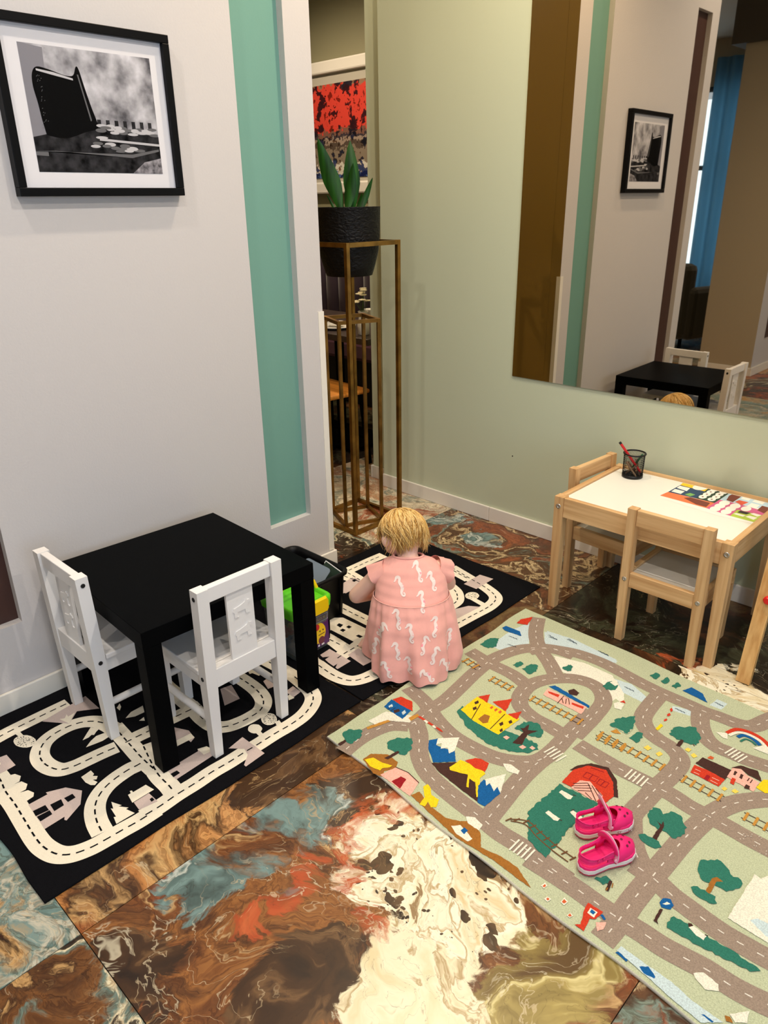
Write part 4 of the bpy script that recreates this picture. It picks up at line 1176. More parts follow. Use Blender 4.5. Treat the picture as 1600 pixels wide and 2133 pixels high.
# ------------------------------------------------------------------ rugs
def rug_body(name, outline, th, top, side, label, loc, rz=0):
    t = thing(name, label, 'rug', loc, rz)
    n = len(outline)
    mb = MB()
    # rounded edge: inset the top ring slightly
    cx = sum(p[0] for p in outline) / n; cy = sum(p[1] for p in outline) / n
    def inset(d):
        out = []
        for x, y in outline:
            v = Vector((x - cx, y - cy)); out.append((x - d * (1 if v.x > 0 else -1), y - d * (1 if v.y > 0 else -1)))
        return out
    a, b_, c = inset(.0012), outline, inset(.0016)
    mb.loft([[(x, y, 0) for x, y in a], [(x, y, th * .35) for x, y in b_], [(x, y, th * .8) for x, y in b_], [(x, y, th) for x, y in c]], cap=False, smooth=True)
    mb.sheet(c, th)
    mb.cur = 1
    body = mb.build('backing', [side, top], t)
    return t
def wavy(x0, x1, y0, y1, amp, n, seed):
    r_ = random.Random(seed); ph = [r_.uniform(0, 6) for _ in range(8)]
    def f(t, k): return amp * (math.sin(t * 9 + ph[k]) * .6 + math.sin(t * 23 + ph[k + 1]) * .4)
    o = []
    for i in range(n): t = i / n; o.append((x0 + (x1 - x0) * t, y0 + f(t, 0) * min(1, 8 * t, 8 * (1 - t))))
    for i in range(n): t = i / n; o.append((x1 + f(t, 2) * min(1, 8 * t, 8 * (1 - t)), y0 + (y1 - y0) * t))
    for i in range(n): t = i / n; o.append((x1 - (x1 - x0) * t, y1 + f(t, 4) * min(1, 8 * t, 8 * (1 - t))))
    for i in range(n): t = i / n; o.append((x0 + f(t, 6) * min(1, 8 * t, 8 * (1 - t)), y1 - (y1 - y0) * t))
    return o
def fabric(name, rgb, var=.10, vs=420):
    return mat(name, rgb, .95, var=var, vscale=vs, bump=.25, bscale=500, sheen=0, spec=.08)
K_black = fabric('rug_black', (14, 14, 17), .25)
K_cream = fabric('rug_cream', (240, 230, 208), .05)
K_mauve = fabric('rug_mauve', (203, 184, 176), .08)
RUGC = {'cr': K_cream, 'mv': K_mauve, 'bk': K_black}

def split_build(mb, name, mats, parent):
    """one printed picture per object: sheets whose outlines overlap belong to one picture"""
    par = list(range(len(mb.v)))
    def find(i):
        while par[i] != i: par[i] = par[par[i]]; i = par[i]
        return i
    for f in mb.f:
        for i in f[1:]: par[find(i)] = find(f[0])
    comp = {}
    for i in range(len(mb.v)): comp.setdefault(find(i), []).append(i)
    ks = list(comp); boxes = []
    for k in ks:
        xs = [mb.v[i][0] for i in comp[k]]; ys = [mb.v[i][1] for i in comp[k]]; boxes.append((min(xs), max(xs), min(ys), max(ys)))
    g = list(range(len(ks)))
    def fg(i):
        while g[i] != i: i = g[i]
        return i
    for i in range(len(ks)):
        for j in range(i):
            p, q = boxes[i], boxes[j]
            if p[0] < q[1] and q[0] < p[1] and p[2] < q[3] and q[2] < p[3]: g[fg(i)] = fg(j)
    of = {k: fg(i) for i, k in enumerate(ks)}
    groups = {}
    for f, m_ in zip(mb.f, mb.mi): groups.setdefault(of[find(f[0])], []).append((f, m_))
    for fl in groups.values():
        o = MB(); idx = {}; used = sorted({m_ for _, m_ in fl})
        for f, m_ in fl:
            for i in f:
                if i not in idx: idx[i] = len(o.v); o.v.append(mb.v[i])
            o.f.append(tuple(idx[i] for i in f)); o.mi.append(used.index(m_)); o.sm.append(False)
        o.build(name, [mats[i] for i in used], parent)
def roughen(poly, step, amp, rs_):
    out = []; n = len(poly)
    for i in range(n):
        a, b_ = Vector(poly[i]), Vector(poly[(i + 1) % n]); l = (b_ - a).length; k = max(1, int(l / step))
        nn = Vector((-(b_ - a).y, (b_ - a).x)).normalized() if l > 1e-9 else Vector((0, 0))
        for q in range(k):
            p = a + (b_ - a) * q / k + nn * (rs_.uniform(-amp, amp) if q else 0); out.append((p.x, p.y))
    return out
def inside_box(p, b): return b[0] <= p[0] <= b[1] and b[2] <= p[1] <= b[3]
def cut_line(line, b):
    runs = []; cur = []
    for p in line:
        if inside_box(p, b): cur.append(p)
        else:
            if len(cur) > 1: runs.append(cur)
            cur = []
    if len(cur) > 1: runs.append(cur)
    return runs
def black_rug(name, label, loc, size, roads, polys, circles, seed, extra_z=0.0):
    hx, hy = size
    th = .006
    t = rug_body(name, wavy(-hx, hx, -hy, hy, .004, 24, seed), th, K_black, K_black, label, loc)
    bb = (-hx + .012, hx - .012, -hy + .012, hy - .012)
    rd = MB(); ds = MB(); sh = MB(); sh_m = [K_cream, K_mauve, K_black]
    z = th + .00025
    for i, s in enumerate(roads):
        for ln in cut_line(smooth_line(pts(s), 8), bb):
            strip(rd, ln, .053, z + i * .00002)
            dashes(ds, ln, .0042, .019, .013, th + .0009)
    for i, (k, s) in enumerate(polys):
        q = clip(pts(s), *bb)
        if len(q) < 3: continue
        sh.cur = ['cr', 'mv', 'bk'].index(k); sh.sheet(q, th + .0006 + i * .00001 + (.0004 if k == 'bk' else 0))
    sp = MB(); rs = random.Random(seed)
    for i, (dots, s) in enumerate(circles):
        q = pts(s); sh.cur = 0; sh.sheet(q, th + .0007)
        if dots:
            cx = sum(a for a, _ in q) / len(q); cy = sum(b for _, b in q) / len(q)
            for k in range(70):
                j = rs.randrange(len(q)); f_ = rs.random() ** .5 * .85
                x = cx + (q[j][0] - cx) * f_; y = cy + (q[j][1] - cy) * f_; r_ = rs.uniform(.0008, .002)
                sp.sheet([(x - r_, y - r_ * .4), (x + r_, y - r_ * .6), (x + r_ * .7, y + r_), (x - r_ * .8, y + r_ * .7)], th + .0010)
    rd.build('road_print', K_cream, t); tag(ds.build('dash_print', K_black, t), kind='stuff'); split_build(sh, 'picture_print', sh_m, t)
    if sp.v: tag(sp.build('speckle_print', K_black, t), kind='stuff')
    return t
black_rug('play_rug', 'black and cream road-map play rug under the black table and white chairs', (.385, -.918, .0003), (.375, .4935), R1, P1, K1, 3)
black_rug('play_rug', 'black and cream road-map play rug that the child is crouching on', (.385, .08, .0003), (.378, .4985), R2, P2, K2, 8)

# pale green road rug
K3 = {'gr': (186, 192, 158), 'lb': (196, 212, 212), 'wh': (230, 226, 206), 'br': (158, 104, 46), 'br2': (110, 76, 50), 'dg': (52, 116, 98), 'dk': (72, 48, 42), 'bl': (28, 92, 150), 'rd': (200, 62, 40), 'dr': (150, 34, 40),
      'ye': (242, 204, 36), 'ye2': (240, 206, 90), 'pk': (240, 178, 160), 'or': (206, 96, 54), 'tan': (192, 138, 62), 'road': (152, 134, 118), 'dash': (222, 214, 200), 'ink': (44, 62, 82)}
KM = {k: fabric('road_rug_' + k, v, .17, 330) for k, v in K3.items()}
KN = list(K3)
X0, X1, Y0, Y1 = -.69, .67, -.50, .502
def quad(p):      # the rug lies slightly out of square
    u = (p[0] - X0) / (X1 - X0); v = (p[1] - Y0) / (Y1 - Y0)
    a_, b_, c_, d_ = Vector((-.690, -.472)), Vector((.67, -.560)), Vector((.67, .482)), Vector((-.680, .528))
    q = (a_ * (1 - u) + b_ * u) * (1 - v) + (d_ * (1 - u) + c_ * u) * v
    return (q.x, q.y)
rug3 = rug_body('road_rug', [quad(p) for p in wavy(X0, X1, Y0, Y1, .007, 30, 21)], .0095, KM['gr'], fabric('rug_edge', (226, 222, 204)), 'pale green road-map rug with farm, castle and volcano pictures', (1.5, -.14, .0003))
for p in rug3.children[0].data.polygons:
    if len(p.vertices) == 3: p.material_index = 1
TH = .0095
bb = (X0 + .012, X1 - .012, Y0 - .045, Y1 + .008)
base = MB(); road = MB(); ds = MB()
for i, s in enumerate(R3):
    for ln in cut_line(smooth_line(pts(s), 8), bb):
        strip(road, ln, .053, TH + .0003 + i * .00002); dashes(ds, ln, .0028, .0135, .026, TH + .0010)
road.build('road_print', KM['road'], rug3); tag(ds.build('dash_print', KM['dash'], rug3), kind='stuff')
sh = MB()
rs3 = random.Random(31)
for i, (k, s) in enumerate(P3):
    q = clip(pts(s), *bb)
    if len(q) < 3: continue
    sh.cur = KN.index(k)
    q = roughen(q, .007, .0035, rs3) if k == 'dg' else roughen(q, .006, .0009, rs3)
    zz = TH + (.00010 + i * .00002 if i < 9 else .0011 + i * .000006)
    sh.sheet(q, zz)
sh.cur = KN.index('tan')
def ladder(p):
    a, b_ = Vector(p[0]), Vector(p[-1]); d = (b_ - a); n = d.normalized(); s_ = Vector((-n.y, n.x))
    b0 = lambda q: inside_box(q, bb)
    sh.cur = KN.index('dk')
    for o in (-.011, .011):
        ln = [tuple(a + d * t / 20 + s_ * o) for t in range(21)]
        for c in cut_line(ln, bb): strip(sh, c, .0022, TH + .0019)
    sh.cur = KN.index('tan'); t = .008
    while t < d.length:
        c = a + n * t
        if b0(tuple(c)): strip(sh, [tuple(c - s_ * .017), tuple(c + s_ * .017)], .0065, TH + .0020)
        t += .0235
for s in T3: ladder(pts(s))
sh.cur = KN.index('wh')
for s in C3:                                    # zebra crossings
    p = pts(s); a, b_ = Vector(p[0]), Vector(p[1]); d = b_ - a; n = d.normalized(); s_ = Vector((-n.y, n.x))
    for k in range(5):
        c = a + d * (k + .5) / 5; strip(sh, [tuple(c - s_ * .021), tuple(c + s_ * .021)], .0045, TH + .0021)
sh.cur = KN.index('ink')
for s in W3:
    p = pts(s); a, b_ = Vector(p[0]), Vector(p[1]); d = b_ - a; s_ = Vector((-d.y, d.x)).normalized()
    ln = [tuple(a + d * t / 12 + s_ * .0028 * abs(math.sin(t * math.pi / 4))) for t in range(13)]
    for c in cut_line(ln, bb): strip(sh, c, .0018, TH + .0021)
sh.cur = KN.index('br2')
for i, s in enumerate(F3): strip(sh, smooth_line(pts(s), 6), .0030, TH + .0021 + i * .00003)
for s in F3[:1]:
    for q in smooth_line(pts(s), 2): strip(sh, [(q[0] - .004, q[1] - .012), (q[0] + .002, q[1] + .006)], .0035, TH + .0022)
for s, k, w_ in zip(B3, ('rd', 'wh', 'bl', 'dg'), (.013, .010, .011, .006)):
    sh.cur = KN.index(k)
    for c in cut_line(smooth_line(pts(s), 5), bb): strip(sh, c, w_, TH + .0021)
for k, s in L3:
    sh.cur = KN.index(k)
    for q in cut_line(pts(s), bb): strip(sh, q, .0024, TH + .0021)
# blossoms in the spotted tree crowns
sh.cur = KN.index('dash')
rs = random.Random(4)
for cx, cy, r_ in ((.345, -.02, .045), (.43, -.16, .05)):
    for k in range(22):
        a, d = rs.uniform(0, 6.3), r_ * rs.random() ** .5
        x, y = cx + d * math.cos(a), cy + d * math.sin(a)
        sh.sheet([(x - .0015, y - .0015), (x + .0015, y - .0015), (x, y + .0018)], TH + .0022)
split_build(sh, 'picture_print', [KM[k] for k in KN], rug3)

# ------------------------------------------------------------------ sticker sheets on the pine table
PMC = {'or': (232, 120, 70), 'nb': (30, 64, 100), 'ye': (250, 200, 30), 'dgn': (34, 62, 44), 'pk2': (206, 92, 140), 'lb': (186, 214, 226), 'lm': (176, 200, 70), 'wh': (244, 240, 228), 'gn': (120, 176, 90), 'dr': (118, 54, 40), 'rdo': (220, 90, 60), 'bk': (46, 30, 36)}
pmt = thing('sticker_sheet', 'colourful printed sheet with blank name labels lying on the pine table', 'paper sheet', (1.30, .85, .4417))
PK = list(PMC); sh = MB()
XP = .854 + .63 - .028 - 1.30; YP = .477 + .48 - .028 - .85
XM = .854 + .028 - 1.30
MB().sheet(clip([(-.185, -.12), (-.17, .1), (.16, .1), (.16, -.14), (.05, -.15)], XM, XP, -.3, YP), .0002).build('paper', mat('paper_white', (240, 236, 226), .6), pmt)
for i, (k, s) in enumerate(PM + PE):
    q = clip(pts(s), XM, XP, -.3, YP)
    if len(q) < 3: continue
    sh.cur = PK.index(k); sh.sheet(q, .0004 + i * .00001)
sh.cur = PK.index('dr')
for k, s in PE[1:9]:
    q = pts(s); cx = sum(a for a, _ in q) / len(q); cy = sum(b for _, b in q) / len(q)
    if cx < XP and cy < YP: sh.sheet([(cx + .004 * math.cos(t), cy + .005 * math.sin(t)) for t in (0, 1, 2, 3, 4, 5)], .0009)
sh.build('sheet_print', [mat('sheet_' + k, PMC[k], .5) for k in PK], pmt)

# ------------------------------------------------------------------ black crate with its contents
M_plb = mat('black_plastic', (10, 10, 11), .42, spec=.2)
def rrect(hx, hy, r, n=5):
    o = []
    for cx, cy, a0 in ((hx - r, hy - r, 0), (-hx + r, hy - r, 90), (-hx + r, -hy + r, 180), (hx - r, -hy + r, 270)):
        for k in range(n + 1): a = R(a0 + 90 * k / n); o.append((cx + r * math.cos(a), cy + r * math.sin(a)))
    return o
cz = .0079
cr = thing('storage_crate', 'open black plastic crate of toys in the corner of the picture wall', 'crate', (.197, -.168, cz))
def ringz(hx, hy, r, z): return [(x, y, z) for x, y in rrect(hx, hy, r)]
MB().loft([ringz(.135, .072, .02, .004), ringz(.138, .075, .022, 0), ringz(.150, .083, .03, .165), ringz(.162, .092, .036, .170), ringz(.163, .093, .036, .180), ringz(.160, .090, .034, .184), ringz(.150, .082, .028, .182), ringz(.146, .079, .026, .160), ringz(.131, .069, .02, .006)], cap=False).build('body', M_plb, cr)
MB().sheet(rrect(.134, .072, .02), .005).build('base', M_plb, cr)
for sx in (-.09, .0, .09): MB().box((sx - .003, -.088, .02), (sx + .003, -.079, .16)).build('rib', M_plb, cr)
for sy in (-.045, .045): MB().box((.142, sy - .003, .02), (.152, sy + .003, .16)).build('rib', M_plb, cr)
def board(name, hx, hy, r, th, loc, rot, m_, lab, cat):
    o = MB().loft([[(x, y, 0) for x, y in rrect(hx, hy, r)], [(x, y, th) for x, y in rrect(hx, hy, r)]], smooth=False).build(name, m_, None, loc, rot)
    return tag(o, lab, cat)
board('drawing_board', .052, .046, .012, .006, (.262, -.178, cz + .168), (R(38), R(18), R(20)), mat('slate_grey', (92, 106, 118), .5), 'grey-blue rounded drawing board lying in the black crate', 'board')
gb = board('game_card', .05, .034, .003, .004, (.283, -.117, cz + .150), (R(50), R(4), R(-8)), mat('card_green', (22, 44, 28), .5), 'dark green card with a white edge standing in the black crate', 'card')
MB().box((-.05, .0332, -.0006), (.05, .036, .0046)).box((-.052, .024, -.0006), (-.049, .036, .0046)).box((.049, .024, -.0006), (.052, .036, .0046)).build('white_edge', mat('edge_white', (240, 240, 238), .5), gb)
tag(MB().tube([(.225, -.205, cz + .135), (.228, -.214, cz + .165), (.236, -.216, cz + .190), (.249, -.211, cz + .206)], [.008, .014, .013, .006], 10).build('toy_banana', mat('pale_yellow', (226, 212, 120), .5)), 'pale yellow curved toy poking out of the black crate', 'toy')

# ------------------------------------------------------------------ toy bucket
tz = .0079
tbk = thing('block_bucket', 'clear plastic toy bucket with green lid and purple label beside the table leg', 'toy bucket', (.374, -.353, tz))
M_clear = mat('clear_plastic', (120, 124, 118), .2, alpha=.55)
M_lime = mat('lime_plastic', (96, 206, 30), .3)
M_yel = mat('yellow_plastic', (250, 206, 10), .3)
MB().loft([ringz(.078, .074, .014, 0), ringz(.086, .082, .016, .178)], cap=True).build('body', M_clear, tbk)
lid = MB().loft([ringz(.090, .086, .018, .160), ringz(.092, .088, .018, .176), ringz(.092, .088, .018, .196), ringz(.087, .083, .016, .202), ringz(.078, .074, .014, .200), ringz(.074, .070, .012, .186)], cap=False).build('lid', M_lime, tbk)
MB().sheet(rrect(.076, .072, .012), .188).build('lid_panel', M_lime, lid)
MB().loft([[(.090, y, z) for y, z in ((-.06, .150), (.06, .150), (.066, .160), (.066, .192), (.058, .2035), (-.058, .2035), (-.066, .192), (-.066, .160))], [(.101, y, z) for y, z in ((-.055, .152), (.055, .152), (.061, .162), (.061, .190), (.053, .200), (-.053, .200), (-.061, .190), (-.061, .162))]], smooth=False).build('latch', M_yel, tbk)
hp = [(.020, -.080, .198), (.012, -.074, .224), (.004, -.052, .250), (0, -.02, .260), (0, .02, .260), (.004, .052, .250), (.012, .074, .224), (.020, .080, .198)]
MB().tube(hp, .0065, 10, flat=.8).build('handle', M_yel, tbk)
# label on the front face: flat print
M_lab = Matrix.Translation((.0835, 0, .082)) @ Matrix.Rotation(R(3.0), 4, 'Y').inverted() @ Matrix(((0, 0, 1, 0), (1, 0, 0, 0), (0, 1, 0, 0), (0, 0, 0, 1)))
def lab(mb, poly, z): 
    tmp = MB(); tmp.sheet(poly, z); mb.add(tmp.v, tmp.f, False, M_lab)
LC = [('label_purple', (84, 30, 92)), ('label_yellow', (244, 200, 30)), ('label_red', (196, 40, 44)), ('label_blue', (36, 84, 130)), ('label_orange', (232, 130, 40)), ('label_white', (236, 230, 230)), ('label_green', (120, 150, 40)), ('label_dark', (40, 20, 40)), ('label_maroon', (110, 40, 56))]
lm = MB()
def circ(x, y, r, n=18): return [(x + r * math.cos(2 * math.pi * k / n), y + r * math.sin(2 * math.pi * k / n)) for k in range(n)]
lm.cur = 0; lab(lm, [(-.068, -.066), (.068, -.066), (.072, .064), (-.072, .064)], .0)
lm.cur = 1; lab(lm, circ(.016, -.012, .040), .0003); lab(lm, [(.0, -.012), (.056, -.012), (.022, -.056)], .00025); lab(lm, [(-.06, -.06), (-.01, -.064), (.004, -.042), (-.05, -.036)], .0004)
lm.cur = 4; lab(lm, circ(-.024, .012, .02), .0004); lab(lm, circ(.002, -.044, .012), .0005)
lm.cur = 2; lab(lm, circ(.018, .010, .012), .0006); lab(lm, [(-.034, -.008), (-.004, -.008), (-.004, .010), (-.034, .010)], .0006)
lm.cur = 3; lab(lm, [(-.046, -.024), (.002, -.020), (.002, -.009), (-.046, -.011)], .0007); lab(lm, [(-.05, -.046), (-.006, -.042), (-.006, -.027), (-.05, -.029)], .0007)
lm.cur = 4; lab(lm, [(-.048, -.029), (-.004, -.026), (-.004, -.020), (-.048, -.023)], .0008)
lm.cur = 8; lab(lm, circ(.034, -.044, .014), .0008)
lm.cur = 5; lab(lm, circ(.004, -.060, .004), .001); lab(lm, circ(.020, -.0605, .004), .001); lab(lm, [(.032, -.064), (.044, -.063), (.044, -.057), (.032, -.058)], .001)
lm.cur = 7; lab(lm, circ(.030, -.008, .003, 8), .001); lab(lm, circ(.044, -.007, .003, 8), .001); lab(lm, [(.022, -.023), (.05, -.021), (.05, -.0185), (.022, -.0205)], .001)
lm.cur = 6; lab(lm, [(-.064, .040), (.014, .040), (.014, .054), (-.064, .054)], .0003)
lm.cur = 5; lab(lm, [(.010, .026), (.068, .026), (.070, .050), (.012, .050)], .0005)
lm.cur = 7; lab(lm, [(.012, .028), (.066, .028), (.068, .048), (.014, .048)], .0006)
lm.cur = 5; lm.text('JUMBO', .021, M_lab @ Matrix.Translation((-.032, .030, .0008)))
for k, (ch, ci) in enumerate(zip('BLOCKS', (2, 1, 4, 2, 1, 2))):
    lm.cur = ci; lm.text(ch, .016, M_lab @ Matrix.Translation((.0175 + k * .0092, .038, .0009)))
lm.build('label_print', [mat(n_, c_, .4) for n_, c_ in LC], tbk)
rr = random.Random(9)
for k in range(4):                               # blocks seen through the wall
    c_ = [(200, 50, 40), (40, 90, 160), (230, 190, 40), (60, 140, 70)][k % 4]
    x, y, z = (-.034 + .068 * (k % 2)), (-.034 + .068 * (k // 2)), .003
    o = MB().box((-.03, -.028, 0), (.03, .028, .05), bev=.003)
    for a in (-.015, .015):
        for b_ in (-.014, .014): o.lathe([(.008, .05), (.008, .058)], 8, Matrix.Translation((a, b_, 0)))
    ob = o.build('toy_block', mat('block_%d' % (k % 4), c_, .35), None, (.374 + x, -.353 + y, tz + z), (0, 0, rr.uniform(-.05, .05)))
    tag(ob, ['red', 'blue', 'yellow', 'green'][k % 4] + ' building block inside the clear plastic toy bucket', 'building block', 'blocks in the toy bucket')

# ------------------------------------------------------------------ the crouching child
M_skin = mat('skin', (246, 198, 178), .5, var=.05, vscale=12)
M_dress = mat('pink_jersey', (238, 172, 160), .85, var=.04, vscale=30, bump=.08, bscale=300, sheen=.25, spec=.2)
kid = thing('child', 'small child in a pink seahorse dress crouching on the black play rug, seen from behind', 'person', (.811, -.235, .0082), R(44.3))
hc = Vector((-.027, .262, .398))
face_yaw, face_pitch = R(28), R(38)
HM = Matrix.Translation(hc) @ Matrix.Rotation(face_yaw, 4, 'Z') @ Matrix.Rotation(-face_pitch, 4, 'X')   # head frame: +Y face, +Z crown
b = MB()
def limb(ps, rs, n=12): b.tube(ps, rs, n); [b.sphere(p, r, 12, 8) for p, r in zip(ps, rs)]
b.sphere((0, .095, .125), (.088, .080, .075)); b.sphere((0, .13, .20), (.078, .066, .075)); b.sphere((0, .165, .265), (.082, .060, .06))
limb([(0, .15, .24), (-.004, .185, .305), (-.012, .215, .345), tuple(HM @ Vector((0, -.02, -.035)))], [.06, .045, .034, .036])
for sx in (-1, 1):
    kn = (sx * .085, .245, .165)
    an = (-.125, .135, .035) if sx < 0 else (.075, .15, .035)
    to = (-.160, .190, .018) if sx < 0 else (.085, .235, .018)
    limb([(sx * .05, .11, .115), kn], [.055, .045]); limb([kn, an], [.042, .026]); limb([an, to], [.024, .019])
    for q in range(5):
        d = Vector((to[0] - an[0], to[1] - an[1], 0)).normalized(); s_ = Vector((d.y, -d.x, 0))
        t = Vector(to) + s_ * (q - 2) * .0085 + d * (.014 - .0025 * abs(q - 1)); b.sphere((t.x, t.y, .011), (.0068, .0068, .0075), 8, 6)
def arm(sh_, el, wr, hd):
    limb([sh_, el], [.030, .028]); limb([el, wr], [.028, .0195])
    w_ = Vector(wr); h_ = Vector(hd); d = (h_ - w_).normalized(); s_ = d.cross(Vector((0, 0, 1))).normalized(); dn = Vector((0, 0, -1))
    b.tube([tuple(w_), tuple(w_ + d * .018), tuple(h_)], [.018, .022, .020], 12, flat=.62); b.sphere(tuple(h_), (.018, .018, .012))
    for q, ln in enumerate((.026, .030, .028, .021)):
        p0 = h_ + s_ * (q - 1.5) * .0105; p1 = p0 + d * ln * .6 + dn * .004; p2 = p1 + d * ln * .35 + dn * .012
        b.tube([tuple(p0), tuple(p1), tuple(p2)], [.0062, .0058, .005], 8); b.sphere(tuple(p2), .005, 8, 6)
    p0 = w_ + d * .016 - s_ * .018; p1 = p0 - s_ * .012 + d * .012; p2 = p1 + d * .014 + dn * .006
    b.tube([tuple(p0), tuple(p1), tuple(p2)], [.008, .0068, .0055], 8); b.sphere(tuple(p2), .0055, 8, 6)
arm((-.098, .188, .296), (-.186, .225, .188), (-.095, .312, .150), (-.048, .345, .128))
arm((.096, .200, .300), (.130, .275, .205), (.050, .345, .150), (.012, .365, .125))
def hs(c, r): b.sphere((0, 0, 0), 1, 20, 14, HM @ Matrix.Translation(c) @ Matrix.Diagonal((*r, 1)))
hs((0, -.006, .004), (.069, .080, .074)); hs((0, .022, -.022), (.057, .052, .050)); hs((0, .050, -.048), (.028, .022, .018))
for sx in (-1, 1):
    hs((sx * .030, .050, -.028), (.022, .020, .020)); hs((sx * .0745, -.006, -.012), (.009, .015, .020))
hs((0, .0745, -.018), (.008, .010, .009))
tmp = b.build('body', M_skin)
tmp.data.materials[0] = M_skin
md = tmp.modifiers.new('r', 'REMESH'); md.mode = 'VOXEL'; md.voxel_size = .0042; md.use_smooth_shade = True
m2 = tmp.modifiers.new('s', 'SMOOTH'); m2.iterations = 4; m2.factor = .5
dg = bpy.context.evaluated_depsgraph_get()
me = bpy.data.meshes.new_from_object(tmp.evaluated_get(dg)); me.name = 'body'
old = tmp.data; tmp.modifiers.clear(); tmp.data = me; bpy.data.meshes.remove(old)
for p in me.polygons: p.use_smooth = True
if not me.materials: me.materials.append(M_skin)
tmp.parent = kid
for sx in (-1, 1):
    e = MB(); e.sphere((0, 0, 0), 1, 12, 8, HM @ Matrix.Translation((sx * .026, .0635, -.006)) @ Matrix.Diagonal((.0085, .006, .0055, 1)))
    eo = e.build('eye', mat('eye_white', (236, 234, 230), .3), kid)
    e = MB(); e.sphere((0, 0, 0), 1, 10, 8, HM @ Matrix.Translation((sx * .026, .0682, -.006)) @ Matrix.Diagonal((.004, .002, .004, 1))); e.build('iris', mat('iris_blue', (60, 84, 110), .3), eo)
e = MB(); e.sphere((0, 0, 0), 1, 12, 8, HM @ Matrix.Translation((0, .0705, -.041)) @ Matrix.Diagonal((.013, .004, .0045, 1))); e.build('lips', mat('lips', (206, 120, 112), .5), kid)

# dress
def interp(tab, z):
    for i in range(len(tab) - 1):
        if tab[i][0] <= z <= tab[i + 1][0]:
            t = (z - tab[i][0]) / (tab[i + 1][0] - tab[i][0]); t = t * t * (3 - 2 * t) * .5 + t * .5
            return [tab[i][k] + (tab[i + 1][k] - tab[i][k]) * t for k in range(1, 5)]
    return tab[-1][1:]
#        z     cx     cy    a     b
skirt = [(.010, .004, .106, .148, .152), (.045, .004, .108, .153, .148), (.10, .003, .116, .150, .138), (.16, .001, .127, .143, .124), (.205, -.001, .138, .134, .108), (.238, -.002, .146, .125, .095)]
bodice = [(.232, -.002, .146, .122, .092), (.255, -.002, .158, .119, .084), (.285, -.003, .172, .116, .074), (.312, -.005, .188, .112, .066), (.332, -.008, .202, .086, .054), (.344, -.010, .209, .050, .044)]
NS = 120
def fold(th, z):
    k = max(0, (.238 - z) / .228)
    g = .016 * math.sin(26 * th + .7) * max(0, 1 - abs(k - .12) / .25)            # gathers under the seam
    g += k ** .8 * (.070 * math.sin(6 * th + 1.1 + 2.2 * k) + .060 * math.sin(10 * th - .6 - 1.8 * k) + .034 * math.sin(17 * th + 2 + k))
    if k > .8: g += (k - .8) * .30 * (math.sin(5 * th + .4) + .5 * math.sin(9 * th))
    return 1 + g
sk = MB(); rings = []
for i in range(40):
    z = .010 + (.238 - .010) * i / 39
    cx, cy, a, bb_ = interp(skirt, z); ring_ = []
    for j in range(NS):
        th = 2 * math.pi * j / NS; f = fold(th, z)
        zz = z + (.006 * math.sin(9 * th + 1) + .004 * math.sin(14 * th)) * max(0, (.06 - z) / .05)
        ring_.append((cx + a * f * math.cos(th), cy + bb_ * f * math.sin(th), max(.0045, zz)))
    rings.append(ring_)
sk.loft(rings, cap=False)
rings = []
for i in range(22):
    z = .232 + (.344 - .232) * i / 21
    cx, cy, a, bb_ = interp(bodice, z)
    rings.append([(cx + a * (1 + .006 * math.sin(5 * 2 * math.pi * j / NS + z * 60)) * math.cos(2 * math.pi * j / NS), cy + bb_ * math.sin(2 * math.pi * j / NS), z - .010 * math.sin(2 * math.pi * j / NS) * max(0, (z - .30) / .044)) for j in range(NS)])
sk.loft(rings, cap=False)
# flutter sleeves
def sleeve(sh_, dr, r0, r1, ln, ph):
    d = Vector(dr).normalized(); u = d.cross(Vector((0, 0, 1))).normalized(); w_ = u.cross(d); rs_ = []
    for i in range(9):
        t = i / 8; ring_ = []
        for j in range(40):
            th = 2 * math.pi * j / 40; r_ = (r0 + (r1 - r0) * t ** 1.3) * (1 + t * (.10 * math.sin(5 * th + ph) + .05 * math.sin(9 * th)))
            ring_.append(tuple(Vector(sh_) + d * ln * t * (1 + .18 * math.sin(th + ph)) + u * r_ * math.cos(th) + w_ * r_ * math.sin(th)))
        rs_.append(ring_)
    sk.loft(rs_, cap=False)
sleeve((-.070, .184, .300), (-.80, .22, -.55), .044, .048, .056, .5)
sleeve((.070, .194, .304), (.80, .35, -.45), .044, .046, .052, 1.9)
# neckline band
cx, cy, a, bb_ = bodice[-1][1:]
sk.tube([(cx + a * math.cos(2 * math.pi * j / 36), cy + bb_ * math.sin(2 * math.pi * j / 36), .344 - .010 * math.sin(2 * math.pi * j / 36)) for j in range(37)], .0042, 8)
dress = sk.build('dress', M_dress, kid)
cx, cy, a, bb_ = interp(skirt, .237)
MB().tube([(cx + a * 1.004 * math.cos(2 * math.pi * j / 72), cy + bb_ * 1.004 * math.sin(2 * math.pi * j / 72), .2365) for j in range(73)], .0014, 6).build('waist_seam', mat('seam_pink', (242, 184, 170), .8), dress)
